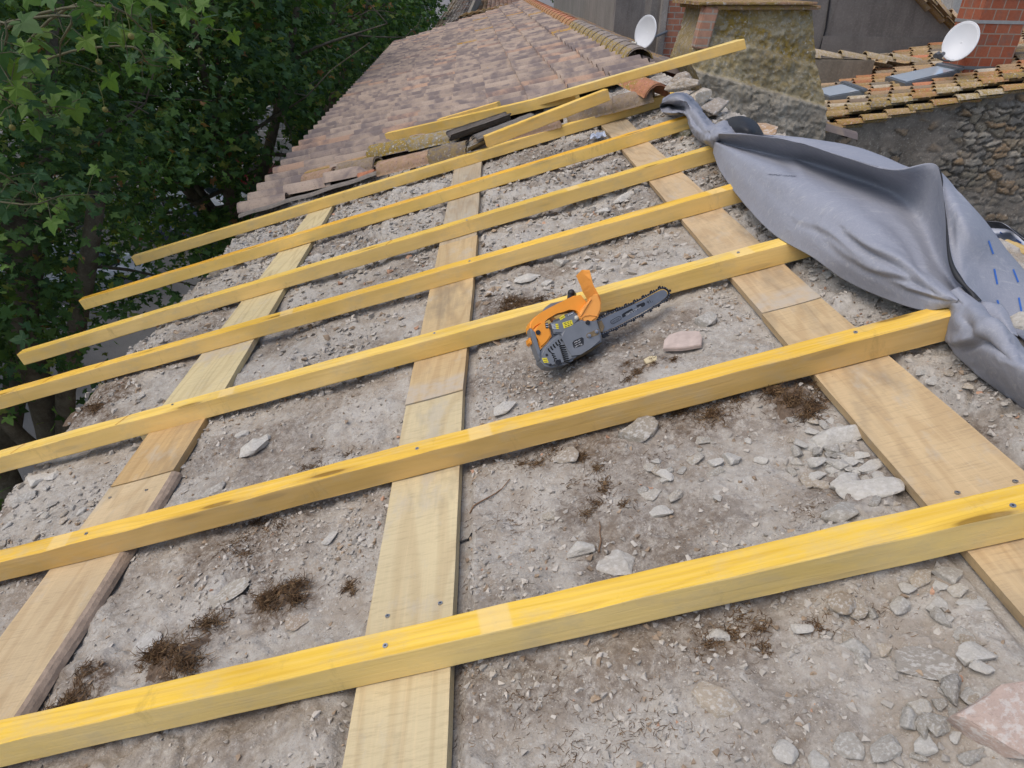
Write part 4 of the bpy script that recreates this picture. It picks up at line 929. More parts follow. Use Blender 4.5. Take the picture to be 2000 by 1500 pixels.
# arched red ridge tile whose mouth faces the camera
a_ = pw(1284,184,.12); b_ = a_ + np.array([-0.16, 0.40, 0.05])
V_, F_ = half_pipe(0.42, 0.115, 0.10, 0.014, 1.45, 18, 8, 41, .001)
cc = np.tile([[0.42, 0.185, 0.115]], (len(V_), 1))
o = mesh_np('ridge_tile', V_, F_, CANAL, smooth=True, col=cc, attrs={'lichen': np.where(V_[:, 0] > .2, 1.0, 0.25)}); o.matrix_world = frame_xz(a_ + np.array([0, 0, -0.04]), b_ - a_, (0.05, 0, 1))
tag(o, 'red arched ridge tile whose dark open mouth faces the camera, beside the chimney', 'roof tile')
def offcut(px0, px1, w0, w1, colr, lab, Wd=BW, Ht=BH, s=0, side=(0.8, 0.8, 0.8), miter=0.0, name='rafter_offcut', group='loose yellow timbers lying on the tiles', up=None):
    a = pw(*px0, w0); b = pw(*px1, w1); Ln = float(np.linalg.norm(b - a))
    o = timber_mesh(name, Ln, Wd, Ht, WOOD, seg=20, s=s + 40, miter=miter)
    o.matrix_world = frame_xz(a, b - a, N if up is None else up); props(o, colr, side)
    return tag(o, lab, 'timber', group)
offcut((757,278),(1126,198),.10,.19,(0.80,0.53,0.11),'slightly bent yellow timber lying left to right under the dark channel tile',s=1,Wd=.06,Ht=.08)
offcut((858,247),(975,214),.155,.19,(0.78,0.50,0.12),'short yellow offcut with an orange sawn end, above the dark channel tile',s=2,Wd=.055,Ht=.06)
offcut((955,288),(1192,196),.20,.22,(0.80,0.52,0.10),'short thick yellow offcut with its square sawn end towards the camera side',s=3,side=(0.78,0.74,0.7))
offcut((1010,218),(1458,96),.17,.42,(0.78,0.60,0.22),'long pale yellow timber, its slanted tip pointing at the chimney',s=4,miter=0.12,Wd=.075,Ht=.055,side=(0.85,.82,.8))
offcut((608,352),(738,322),.075,.08,(0.80,0.56,0.16),'thin yellow board end sticking out left of the lichened tile',s=5,Wd=.10,Ht=.02)
offcut((596,342),(728,308),.09,.10,(0.36,0.22,0.12),'brown weathered board lying on the tiles above the thin yellow board end',s=6,Wd=.07,Ht=.022)
# ------------------------------------------------------------------ world and light
w = bpy.data.worlds.new('World'); sc.world = w; w.use_nodes = True
nt_ = w.node_tree; bg = nt_.nodes['Background']; sky = nt_.nodes.new('ShaderNodeTexSky'); sky.sky_type = 'NISHITA'; sky.sun_disc = False
SUN_EL, SUN_ROT = math.radians(60), math.radians(246)
sky.sun_elevation = SUN_EL; sky.sun_rotation = SUN_ROT; sky.air_density = 1.0; sky.dust_density = 3.0; sky.ozone_density = 1.0
nt_.links.new(sky.outputs[0], bg.inputs[0]); bg.inputs[1].default_value = 0.15
sd = bpy.data.lights.new('sun', 'SUN'); sd.energy = 1.0; sd.angle = math.radians(50); sd.color = (1.0, 0.96, 0.9)
so = bpy.data.objects.new('sun', sd); C.objects.link(so)
sdir = Vector((math.sin(SUN_ROT) * math.cos(SUN_EL), math.cos(SUN_ROT) * math.cos(SUN_EL), math.sin(SUN_EL)))
so.rotation_euler = (-sdir).to_track_quat('-Z', 'Y').to_euler(); so.location = (0, 0, 30)
sc.view_settings.view_transform = 'Standard'; sc.view_settings.look = 'None'; sc.view_settings.exposure = 0.33; sc.view_settings.gamma = 1
sc.render.engine = 'CYCLES'
# ------------------------------------------------------------------ grey roofing membrane
from mathutils.bvhtree import BVHTree
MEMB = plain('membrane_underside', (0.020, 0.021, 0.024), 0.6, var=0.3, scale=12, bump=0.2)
MEMP = plain('printed_membrane', (0.50, 0.53, 0.60), 0.5, var=0.12, scale=8, bump=0.2)
BLUE = plain('blue_print', (0.03, 0.12, 0.42), 0.5, var=0.2); GREYINK = plain('grey_ink', (0.13, 0.14, 0.17), 0.7)
mem = thing('roof_membrane', 'big crumpled grey waterproof sheet thrown back over the ridge at the right', 'sheet', Matrix.Translation(tuple(pw(1650, 420, 0))))
mi = np.array(pw(1650, 420, 0))
def sheet(rows, name, mat=MEM, mat2=None, nx=110, ny=90, amp=0.006, fr=6, seed=0, cr=0.0, creases=()):
    A = np.array([[pw(*p) for p in row] for row in rows])           # rows x cols x 3
    B = np.array([catmull(A[i], nx) for i in range(len(A))])
    G_ = np.array([catmull(B[:, j], ny) for j in range(nx)])          # nx x ny x 3
    du = np.gradient(G_, axis=0); dv = np.gradient(G_, axis=1); nn = np.cross(du, dv); nn /= (np.linalg.norm(nn, axis=2)[..., None] + 1e-9)
    a, b = np.meshgrid(np.linspace(0, 1, nx), np.linspace(0, 1, ny), indexing='ij')
    d = amp * fbm(G_[..., 0] * fr, G_[..., 1] * fr * 0.7, G_[..., 2] * fr, s=seed, o=3)
    if cr: 
        q = fbm(G_[..., 0] * 13, G_[..., 1] * 13, G_[..., 2] * 13, s=seed + 9, o=2); d = d + cr * (1 - np.minimum(1, np.abs(q) * 5))
    if creases:
        Q = G_ - CAMP; zc = Q @ np.array([AX[2], AY[2], AZ[2]]); X_ = 1000 + F * (Q @ np.array([AX[0], AY[0], AZ[0]])) / zc; Y_ = 750 + F * (Q @ np.array([AX[1], AY[1], AZ[1]])) / zc
        sg = np.where(np.median((nn * (CAMP - G_)).sum(2)) > 0, 1.0, -1.0)
        for pl, am, sgm in creases:
            pl = catmull(np.array(pl, float), 40); best = np.full(X_.shape, 1e9); sd_ = np.zeros(X_.shape); tt_ = np.zeros(X_.shape)
            for q in range(39):
                vx, vy = pl[q + 1] - pl[q]; l2 = vx * vx + vy * vy + 1e-9; t_ = np.clip(((X_ - pl[q, 0]) * vx + (Y_ - pl[q, 1]) * vy) / l2, 0, 1)
                dx = X_ - pl[q, 0] - t_ * vx; dy = Y_ - pl[q, 1] - t_ * vy; dd = np.hypot(dx, dy); m_ = dd < best
                best = np.where(m_, dd, best); sd_ = np.where(m_, np.sign(vx * dy - vy * dx) * dd, sd_); tt_ = np.where(m_, (q + t_) / 39, tt_)
            en_ = np.sin(PI * np.clip(tt_, 0.02, .98)) ** .5
            d = d + sg * am * en_ * (np.exp(-(np.clip(sd_, 0, None) / sgm) ** 2) * np.exp(-(np.clip(-sd_, 0, None) / (sgm * 2.6)) ** 2) - .55 * np.exp(-((sd_ - sgm * 2.2) / (sgm * 1.1)) ** 2))
    G_ = G_ + nn * d[..., None]
    V = G_.reshape(-1, 3) - mi
    o = mesh_np(name, V, grid_faces(nx, ny), None, mem, smooth=True, mats=[mat, mat2 or MEMB])
    bv = BVHTree.FromPolygons([tuple(p + mi) for p in V], grid_faces(nx, ny).tolist())
    # make the outer (light) face look towards the sky
    m_ = nn[nx // 4:3 * nx // 4, : ny // 2].mean(axis=(0, 1)); flip = m_ @ (N * 1.0 + -0.8 * R) < 0
    if flip: o.data.flip_normals()
    sm = o.modifiers.new('thick', 'SOLIDIFY'); sm.thickness = 0.0008; sm.offset = -1; sm.material_offset = 1; sm.material_offset_rim = 0
    return o, bv
lerp_ = lambda a, b, t: a + (b - a) * t
r0 = [(1392,298,.09),(1408,338,.075),(1455,400,.07),(1512,458,.075),(1592,505,.072),(1655,548,.03),(1728,583,.03),(1800,606,.07),(1860,603,.085)]
r1 = [(1394,285,.12),(1430,318,.14),(1492,372,.15),(1562,428,.15),(1640,474,.14),(1705,515,.12),(1768,552,.11),(1822,575,.12),(1866,592,.11)]
r2 = [(1396,277,.14),(1450,300,.17),(1532,338,.20),(1612,380,.20),(1692,430,.19),(1745,476,.16),(1800,528,.125),(1842,556,.13),(1873,582,.12)]
r3 = [(1400,272,.13),(1462,290,.13),(1560,312,.13),(1655,342,.13),(1745,378,.14),(1800,430,.13),(1832,500,.10),(1858,545,.09),(1884,580,.09)]
r4 = [(1403,262,.19),(1470,266,.24),(1560,282,.28),(1655,311,.30),(1745,336,.31),(1826,331,.33),(1846,410,.27),(1860,520,.17),(1912,590,.10)]
r5 = [(1408,261,.18),(1478,263,.22),(1572,271,.26),(1672,288,.28),(1768,326,.29),(1845,346,.30),(1885,430,.24),(1908,520,.13),(1938,600,.06)]
r6 = [(1412,264,.05),(1482,268,.06),(1582,277,.08),(1690,300,.12),(1785,338,.14),(1868,378,.20),(1935,450,.14),(1972,545,.06),(1975,640,.0)]
r7 = [(1415,272,-.1),(1485,276,-.1),(1585,287,-.1),(1695,315,-.1),(1795,360,-.1),(1872,400,-.05),(1955,480,.02),(2040,585,-.01),(2045,700,-.03)]
r3 = [(x, y + 3, w_ - (.022 if 0 < i < 6 else .0)) for i, (x, y, w_) in enumerate(r3)]
r4b = [(x + 1.0, y - 1.2, w_ + .004) for (x, y, w_) in r4]; r4 = [(x, y, w_ if i in (0, 8) else (.18, .215, .24, .255, .26, .27, .23, .155)[i - 0]) for i, (x, y, w_) in enumerate(r4)]; r4b = [(x + .8, y - 3.0, w_ - .002) for (x, y, w_) in r4]; r5 = [(x, y - 1, min(w_, .235) - .01) for (x, y, w_) in r5]
m1, bv1 = sheet([r0, r1, r2, r3, r4, r4b, r5, r6, r7], 'main_sheet', nx=200, ny=200, amp=0.008, fr=3.5, seed=3, creases=[([(1655,450),(1700,482),(1760,515),(1815,562)], .016, 5), ([(1690,520),(1750,535),(1800,548),(1850,578)], .010, 5), ([(1500,290),(1535,305),(1560,330),(1575,350)], .006, 6), ([(1600,440),(1650,490),(1720,530),(1800,575)], .006, 6), ([(1560,430),(1620,452),(1680,500)], .006, 5), ([(1700,400),(1750,430),(1790,480),(1815,540)], .007, 7), ([(1770,560),(1810,572),(1850,585)], .010, 4), ([(1870,430),(1875,500),(1890,560)], .006, 6)])
D = [[(1815,596,.085),(1853,602,.075),(1851,640,.03),(1857,678,.0),(1900,724,-.01),(1958,770,-.01),(2040,826,-.01)],
     [(1838,580,.105),(1862,597,.10),(1868,630,.09),(1885,655,.08),(1925,695,.08),(1980,740,.08),(2050,795,.08)],
     [(1856,570,.118),(1872,590,.11),(1890,614,.11),(1915,640,.12),(1950,675,.12),(2000,712,.12),(2055,752,.12)],
     [(1872,562,.12),(1889,578,.11),(1916,596,.09),(1935,628,.08),(1966,655,.08),(2005,690,.07),(2055,722,.07)],
     [(1888,560,.06),(1902,574,.04),(1925,594,.0),(1940,626,-.02),(1970,655,-.02),(2010,692,-.02),(2060,725,-.02)]]
sheet(D, 'tail_sheet', nx=110, ny=70, amp=0.008, fr=4, seed=8, cr=0.002, creases=[([(1862,668),(1890,665),(1920,655),(1960,672)], .02, 6), ([(1885,600),(1925,645),(1985,690)], .02, 8)])
Fm = [[(1297,191,.08),(1320,183,.10),(1345,185,.10),(1362,200,.08),(1376,222,.07),(1395,241,.08),(1415,233,.12),(1445,249,.10),(1460,263,.08)],
      [(1290,202,.14),(1312,195,.17),(1338,198,.17),(1354,214,.14),(1366,235,.13),(1382,251,.15),(1405,246,.19),(1427,258,.17),(1442,265,.14)],
      [(1289,210,.10),(1308,206,.08),(1332,209,.10),(1343,224,.13),(1351,244,.12),(1366,258,.13),(1386,260,.17),(1402,266,.17),(1415,270,.14)],
      [(1294,220,.10),(1312,220,.14),(1336,222,.12),(1344,238,.09),(1350,256,.07),(1362,270,.07),(1374,276,.12),(1386,281,.12),(1396,290,.10)],
      [(1300,226,.03),(1316,226,.05),(1338,226,.05),(1346,242,.04),(1352,259,.02),(1363,273,.02),(1374,281,.03),(1386,288,.05),(1397,296,.05)]]
sheet(Fm, 'crumpled_end', nx=120, ny=60, amp=0.012, fr=6, seed=21, cr=0.006, creases=[([(1300,196),(1325,192),(1345,194)], .02, 4), ([(1352,215),(1362,232),(1380,252)], .02, 4), ([(1300,212),(1320,204),(1338,206)], .02, 3)])
sheet([[(1900,588,.09),(1930,588,.10),(1958,594,.09)],[(1920,608,.09),(1950,606,.10),(1970,610,.09)],[(1945,632,.08),(1965,630,.09),(1980,634,.08)],[(1960,652,.07),(1975,650,.08),(1990,656,.07)]], 'loose_corner', nx=24, ny=24, amp=.004, seed=5)
Bk = [[(1905,432,-.18),(1935,434,-.16),(1960,437,-.16),(2010,470,-.2),(2060,500,-.2)],[(1915,448,-.19),(1945,447,-.19),(1985,455,-.19),(2030,490,-.2),(2070,520,-.2)],
      [(1925,480,-.20),(1960,480,-.20),(2000,495,-.20),(2040,520,-.2),(2080,540,-.2)],[(1940,540,-.21),(1990,545,-.21),(2020,560,-.21),(2060,580,-.2),(2090,600,-.2)],[(1960,620,-.21),(2000,625,-.21),(2040,640,-.21),(2070,660,-.2),(2100,680,-.2)]]
m3, bv3 = sheet(Bk, 'printed_sheet', MEMP, nx=60, ny=40, amp=0.008, seed=6)
Fd = [[(1895,425,-.12),(1925,432,-.10),(1958,436,-.11),(1998,464,-.14),(2060,500,-.14)],[(1915,446,-.17),(1945,446,-.17),(1975,450,-.18),(2010,478,-.18),(2070,512,-.18)]]
sheet(Fd, 'folded_edge', nx=40, ny=10, amp=0.005, seed=9)
# dark underside of the sheet, rolled up into a dome
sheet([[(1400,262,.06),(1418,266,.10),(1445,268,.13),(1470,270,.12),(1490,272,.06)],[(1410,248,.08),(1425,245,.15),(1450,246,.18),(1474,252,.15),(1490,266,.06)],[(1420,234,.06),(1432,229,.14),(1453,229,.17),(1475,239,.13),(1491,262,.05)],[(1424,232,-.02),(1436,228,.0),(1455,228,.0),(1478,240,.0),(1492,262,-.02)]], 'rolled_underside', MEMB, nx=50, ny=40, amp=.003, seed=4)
def mark(bv, px0, px1, wd, mat, name='blue_dash', lift=0.003, par=mem, base=mi):
    pts = []
    a = np.array(px0, float); b = np.array(px1, float); d = (b - a); d /= np.linalg.norm(d); n = np.array([-d[1], d[0]]) * wd / 2
    V = []
    for t in np.linspace(0, 1, 7):
        for sgn in (-1, 1):
            q = a + (b - a) * t + n * sgn; rr = Vector(ray(*q)).normalized()
            h = bv.ray_cast(Vector(CAMP), rr)
            if h[0] is None: return
            V.append(np.array(h[0]) - np.array(rr) * lift - base)
    mesh_np(name, np.array(V), grid_faces(7, 2), mat, par)
for a, b in [((1931,470),(1940,496)),((1942,525),(1948,555)),((1979,526),(1989,551)),((1948,586),(1951,597)),((1990,581),(1996,613))]: mark(bv1, a, b, 3.6, BLUE)
for a, b in [((1930,452),(1934,457)),((1940,455),(1943,459)),((1953,453),(1958,457)),((1962,470),(1972,474)),((1973,480),(1990,485)),((1978,508),(1999,517)),((1960,500),(1966,503)),((1985,468),(1995,474)),((1945,462),(1950,464))]: mark(bv3, a, b, 2.2, BLUE, 'blue_print', 0.006)
def text_mesh(s, size, mat, name, par, M, ext=0.0002):
    cu = bpy.data.curves.new(name, 'FONT'); cu.body = s; cu.size = size; cu.extrude = ext; cu.align_x = 'CENTER'; cu.align_y = 'CENTER'
    t = bpy.data.objects.new(name, cu); C.objects.link(t); dg = bpy.context.evaluated_depsgraph_get(); dg.update()
    me = bpy.data.meshes.new_from_object(t.evaluated_get(dg)); bpy.data.objects.remove(t); bpy.data.curves.remove(cu)
    me.materials.clear(); me.materials.append(mat); o = bpy.data.objects.new(name, me); C.objects.link(o)
    if par is not None: o.parent = par
    o.matrix_local = M
    return o, me
# printed date on the sheet : project the lettering along the surface
hs = [bv1.ray_cast(Vector(CAMP), Vector(ray(*q)).normalized())[0] for q in ((1495,342),(1560,347),(1527,352))]
if all(h is not None for h in hs):
    a, b, c = [np.array(h) for h in hs]; xd = b - a; nn = np.cross(xd, a - c); nn /= np.linalg.norm(nn)
    if nn @ (CAMP - a) < 0: nn = -nn
    M = Matrix.Translation(tuple(-mi)) @ frame_xz((a + b) / 2 + nn * 0.004, xd, nn)
    t_, me_ = text_mesh('16-07-23  13:37:34', float(np.linalg.norm(xd)) / 9.2, GREYINK, 'printed_date', mem, M)
    inv = (Matrix.Translation(tuple(mi)) @ M)
    for v in me_.vertices:
        P_ = inv @ v.co; d_ = (P_ - Vector(CAMP)).normalized(); h = bv1.ray_cast(Vector(CAMP), d_)[0]
        if h is not None: v.co = inv.inverted() @ (h - d_ * 0.003)
for (a, b, lab) in [((1948,486),(2030,520),'upper thin pale batten nailed on the printed sheet at the right edge'),((1975,520),(2040,548),'lower thin pale batten nailed on the printed sheet at the right edge')]:
    offcut(a, b, -.19, -.19, (0.55,0.42,0.2), lab, Wd=.04, Ht=.027, s=hash(a[0]) % 7, name='counter_batten', group=None)
put_stone(*rp(2004,662,0.0), 0.085, 5, .4, (0.46,0.43,0.38), 'pale crusty rock holding the sheet down at the right picture edge', None, .2, .8, 1.1, w=.05)
put_stone(*rp(1332,262,-.02), 0.14, 7, .4, (0.20,0.19,0.13), 'mossy olive stone under the end of the orange-topped rafter', None, .3, .8, 1.2)
# crumpled scrap of pale blue plastic
bm = bmesh.new(); rr = random.Random(4); gs = [[None] * 7 for _ in range(6)]
for i in range(6):
    for j in range(7): gs[i][j] = bm.verts.new((i * 0.02 + rr.uniform(-.012, .012), j * 0.013 + rr.uniform(-.01, .01), 0.02 + rr.uniform(-.018, .022)))
for i in range(5):
    for j in range(6): bm.faces.new((gs[i][j], gs[i + 1][j], gs[i + 1][j + 1], gs[i][j + 1]))
o = bm_obj('plastic_scrap', bm, plain('pale_plastic', (0.55, 0.60, 0.70), 0.4)); u, v = rp(1170, 272, 0); o.matrix_world = ROOFM @ Matrix.Translation((u - .05, v, 0.0)); o.modifiers.new('t', 'SOLIDIFY').thickness = 0.002
tag(o, 'crumpled scrap of pale blue plastic on the far right plank', 'scrap')
# broken brick by the saw
bm = bmesh.new()
o_ = [(0, 0), (.06, -.012), (.12, -.008), (.125, .03), (.118, .066), (.10, .07), (.06, .082), (.02, .07), (.004, .045)]
bm_prism(bm, o_, 0, 0.013, 0.002); u, v = rp(1295, 680, 0)
o = bm_obj('broken_tile', bm, plain('pink_clay', (0.46, 0.37, 0.32), 0.95, var=0.35, scale=35, bump=0.8)); o.matrix_world = ROOFM @ Matrix.Translation((u, v, -0.012)) @ Matrix.Rotation(-.25, 4, 'Z') @ Matrix.Rotation(.12, 4, 'X')
tag(o, 'flat pink-white broken floor tile on the rubble right of the chainsaw', 'broken tile')
bm = bmesh.new()
bm_prism(bm, [(0, 0), (.035, .006), (.04, .03), (.018, .04), (-.004, .028)], 0, .008, .001); u, v = rp(1262, 706, 0)
o = bm_obj('wood_chip', bm, plain('pale_chip', (0.56, 0.47, 0.29), 0.8)); o.matrix_world = ROOFM @ Matrix.Translation((u, v, -0.015)); tag(o, 'small cream wood chip on the rubble in front of the chainsaw', 'wood chip')
# ------------------------------------------------------------------ chainsaw
pA = pw(1085, 712, 0.03); pB = pw(1300, 588, 0.035)
xs_ = pB - pA; xs_ /= np.linalg.norm(xs_); y0 = N - (N @ xs_) * xs_; y0 /= np.linalg.norm(y0); z0 = np.cross(xs_, y0)
if z0 @ (CAMP - pA) < 0: z0 = -z0
be = math.radians(36); ys_ = math.cos(be) * y0 - math.sin(be) * z0; zs_ = np.cross(xs_, ys_)
SM = frame(pA, xs_, ys_, zs_)
saw = thing('chainsaw', 'orange and grey petrol chainsaw with a dark chain lying against the third rafter', 'chainsaw', SM)
def sp(cx, cy, z=0.0):
    r_ = ray(1000 + cx / 5.714, 500 + cy / 5.714); t = ((pA + zs_ * z - CAMP) @ zs_) / (r_ @ zs_); p = CAMP + r_ * t - pA
    return (float(p @ xs_), float(p @ ys_))
ORG = plain('orange_plastic', (0.78, 0.29, 0.025), 0.42, var=0.12, scale=18, bump=0.1, spec=0.5)
ORL = plain('faded_orange_plastic', (0.80, 0.34, 0.07), 0.5, var=0.12, scale=18, bump=0.1)
GRP = plain('grey_plastic', (0.155, 0.165, 0.18), 0.45, var=0.25, scale=22, bump=0.1, spec=0.5)
GRD = plain('dark_grey_plastic', (0.09, 0.095, 0.105), 0.5, var=0.25, scale=22)
OILY = plain('oily_sawdust', (0.17, 0.125, 0.07), 0.8, var=0.5, scale=60, bump=0.6)
YST = plain('yellow_sticker', (0.75, 0.62, 0.04), 0.5, var=0.1); WST = plain('silver_sticker', (0.50, 0.52, 0.55), 0.4, var=0.1)
BARM = plain('bar_steel', (0.20, 0.21, 0.225), 0.38, 0.55, var=0.25, scale=35, bump=0.1)
def part(name, pts, z0_, z1_, mat, bev=0.004, par=saw, zref=None):
    bm = bmesh.new(); bm_prism(bm, [sp(x, y, z1_ if zref is None else zref) for x, y in pts], z0_, z1_, bev, 3)
    o = bm_obj(name, bm, mat, par); 
    return o
eng = part('engine_housing', [(430,745),(470,735),(600,645),(690,612),(720,640),(790,720),(900,760),(960,1000),(700,1140),(560,1190),(430,1170),(345,1060),(440,900)], -0.08, -0.006, GRD, 0.006)
part('top_cover', [(430,742),(520,735),(620,640),(690,615),(760,700),(725,742),(600,835),(560,865),(470,862)], -0.05, 0.006, GRP, 0.004)
fan = part('fan_cover', [(315,1090),(350,1018),(440,920),(520,868),(562,868),(582,900),(600,960),(650,1060),(708,1110),(690,1160),(600,1205),(450,1240),(380,1225),(325,1170)], -0.045, 0.014, GRP, 0.008)
cov = part('sprocket_cover', [(548,862),(600,815),(700,752),(760,712),(800,700),(850,745),(950,705),(1000,858),(1006,950),(880,1030),(750,1082),(718,1128),(655,1140),(600,1000),(570,900)], -0.05, 0.022, GRP, 0.007)
part('fuel_tank', [(345,728),(372,722),(400,790),(430,812),(447,890),(400,962),(318,1040),(290,930),(262,850),(235,820),(300,770)], -0.05, 0.010, ORG, 0.006)
part('rear_bumper', [(203,800),(225,818),(262,850),(284,960),(322,1062),(315,1150),(285,1085),(248,985),(215,880)], -0.03, 0.014, GRP, 0.004)
part('tank_cap', [(188,915),(212,905),(232,960),(222,982),(196,965)], -0.04, -0.0, ORG, 0.003)
part('rear_handle', [(198,830),(193,770),(210,725),(240,690),(330,625),(450,560),(590,490),(690,440),(775,430),(835,510),(832,540),(790,590),(745,655),(718,610),(700,585),(640,598),(560,612),(500,640),(440,675),(400,700),(350,722),(310,768),(262,800),(225,805)], -0.045, 0.0, ORG, 0.009)
part('handle_grip', [(365,612),(372,570),(432,528),(585,492),(590,500),(450,560)], -0.04, -0.012, GRP, 0.002)
part('trigger', [(425,688),(450,672),(505,705),(480,722),(455,728)], -0.035, -0.02, ORL, 0.002)
gd = part('hand_guard', [(752,672),(760,612),(835,515),(885,472),(920,420),(960,412),(1000,520),(1000,600),(962,690),(852,775),(820,772)], -0.012, 0.020, ORL, 0.006)
bm = bmesh.new()
bl = [((778,150),(868,152)),((800,205),(880,195)),((830,270),(896,280)),((850,330),(915,330)),((885,390),(950,395)),((905,430),(985,460)),((890,490),(1000,540))]
fr = [[(*sp(a[0], a[1], -0.01 * k / 6 - .02), -0.02 - 0.01 * k / 6), (*sp(b[0], b[1], 0.01), 0.01)] for k, (a, b) in enumerate(bl)]
rows_ = [[bm.verts.new(q) for q in r_] + [bm.verts.new((r_[1][0] - .004, r_[1][1], r_[1][2] - .055)), bm.verts.new((r_[0][0] - .006, r_[0][1], r_[0][2] - .05))] for r_ in fr]
for i in range(len(rows_) - 1):
    for j in range(4): bm.faces.new((rows_[i][j], rows_[i][(j + 1) % 4], rows_[i + 1][(j + 1) % 4], rows_[i + 1][j]))
bm.faces.new(rows_[0][::-1]); bm.faces.new(rows_[-1]); bmesh.ops.recalc_face_normals(bm, faces=bm.faces[:]); bmesh.ops.bevel(bm, geom=bm.edges[:], offset=.0015, segments=1, affect='EDGES')
bm_obj('guard_blade', bm, ORL, gd)
part('guard_rib', [(758,668),(800,585),(885,470),(893,478),(815,592),(772,676)], 0.020, 0.026, ORL, 0.002, gd)
part('guard_rib', [(765,690),(810,655),(870,648),(965,668),(962,676),(870,658),(815,666),(775,700)], 0.020, 0.0235, ORL, 0.001, gd)
bm = bmesh.new(); a_ = sp(843, 744, .022); bm_cyl(bm, (*a_, .018), (*a_, .027), .0075, n=18); bm_obj('guard_screw', bm, BLACK, gd)
bm = bmesh.new(); a_ = sp(700, 470, -.1)
V_, F_ = tube_np([(np.array([(*sp(655,640,-.05), -.05), (*sp(640,520,-.08), -.08), (*sp(650,440,-.10), -.10), (*sp(668,410,-.13), -.13), (*sp(690,430,-.17), -.17)]), .010)], 12); bm.free()
mesh_np('front_handle', V_, F_, BLACK, saw, smooth=True)
bm = bmesh.new(); bmesh.ops.create_uvsphere(bm, u_segments=16, v_segments=10, radius=.0135, matrix=Matrix.Translation((*sp(662,412,-.10), -.10))); bm_obj('handle_end', bm, BLACK, saw, smooth=True)
# guide bar
BARZ = -0.004
bar_out = [(945,740),(985,705),(1150,630),(1300,565),(1450,492),(1600,410),(1660,382),(1700,378),(1730,400),(1735,440),(1700,475),(1600,545),(1450,632),(1300,712),(1150,790),(1010,848),(960,850)]
bar = part('guide_bar', bar_out, BARZ - .005, BARZ, BARM, 0.0008)
# chain : drive loop with cutters
loop = [(950,722),(985,690),(1150,610),(1300,545),(1450,472),(1600,388),(1655,358),(1705,355),(1748,385),(1752,440),(1712,490),(1600,560),(1450,652),(1300,732),(1150,810),(1010,868),(960,872)]
lp = catmull(np.array([sp(x, y, BARZ) for x, y in loop]), 130)
ch = bmesh.new(); dL = np.linalg.norm(np.diff(lp, axis=0), axis=1); cs = np.concatenate([[0], np.cumsum(dL)]); tot = cs[-1]
npit = int(tot / 0.0095)
for i in range(npit):
    s_ = (i + .5) * tot / npit; x = float(np.interp(s_, cs, lp[:, 0])); y = float(np.interp(s_, cs, lp[:, 1])); x2 = float(np.interp(s_ + .003, cs, lp[:, 0])); y2 = float(np.interp(s_ + .003, cs, lp[:, 1]))
    a = math.atan2(y2 - y, x2 - x); m_ = Matrix.Translation((x, y, BARZ - .0025)) @ Matrix.Rotation(a, 4, 'Z')
    bm_box(ch, (0, 0, .0028 if i % 2 else -.0), (.0112, .0062, .0022), m_, 0.0008)
    bm_box(ch, (0, 0, -.0028), (.0112, .006, .002), m_, 0)
    if i % 4 == 1: bm_box(ch, (0, .0055, 0.0012), (.009, .006, .0065), m_ @ Matrix.Rotation(.25, 4, 'Z'), 0.0006)
    if i % 4 == 2: bm_box(ch, (.001, .0042, .001), (.004, .004, .003), m_, 0)
bm_obj('chain', ch, plain('chain_steel', (0.045, 0.045, 0.05), 0.4, 0.7, var=0.6, scale=200), saw)
rv = bmesh.new()
for i in range(npit):
    s_ = i * tot / npit; x = float(np.interp(s_, cs, lp[:, 0])); y = float(np.interp(s_, cs, lp[:, 1])); bm_cyl(rv, (x, y, BARZ), (x, y, BARZ + .0022), .0014, n=8)
bm_obj('chain_rivets', rv, STEEL, saw)['kind'] = 'stuff'
part('spiked_bumper', [(1000,850),(1012,850),(1060,872),(1095,888),(1055,900),(1040,912),(1010,905)], -.012, -.006, BLACK, 0.0005)
part('oily_plate', [(955,735),(1000,715),(1035,790),(1010,850),(990,850)], -.02, -.001, OILY, 0.001)
part('underside', [(690,1150),(720,1120),(760,1090),(885,1035),(1000,960),(1008,975),(900,1050),(770,1120)], -.07, -.006, OILY, 0.002)
# nut recess, nuts
def up_plate(pts, z, h, mat, name, par, bev=.0008): return part(name, pts, z, z + h, mat, bev, par)
up_plate([(828,880),(840,862),(955,812),(972,822),(975,862),(965,880),(860,918),(835,912)], .0215, .0012, OILY, 'nut_plate', cov)
for (cx, cy) in ((862,888),(945,842)):
    bm = bmesh.new(); q = sp(cx, cy, .026); bm_cyl(bm, (*q, .0225), (*q, .025), .0065, n=20); bm_cyl(bm, (*q, .025), (*q, .031), .0048, n=6); bm_cyl(bm, (*q, .031), (*q, .034), .0025, n=10); bm_obj('bar_nut', bm, STEEL, cov)
lb = up_plate([(674,968),(690,945),(780,905),(800,918),(803,985),(790,998),(700,1028),(688,1020)], .0222, .0008, BLACK, 'rating_plate', cov)
LET = plain('white_letters', (0.7, 0.7, 0.7), 0.5, var=0.02)
def saw_text(s, cx, cy, size, mat, name, par, z, ang):
    q = sp(cx, cy, z); return text_mesh(s, size, mat, name, par, Matrix.Translation((*q, z)) @ Matrix.Rotation(ang, 4, 'Z'), 0.00015)
la = math.atan2(sp(800,905,0)[1] - sp(674,965,0)[1], sp(800,905,0)[0] - sp(674,965,0)[0])
for k, (tx, ty, tt_) in enumerate([(728,950,'MODEL 2500'),(735,972,'25.4cc  0.9kW'),(742,994,'No. 1207'),(775,990,'CE'),(712,1013,'2018')]): saw_text(tt_, tx, ty, .0042 if tt_ != 'CE' else .006, LET, 'plate_text', lb, .0233, la)
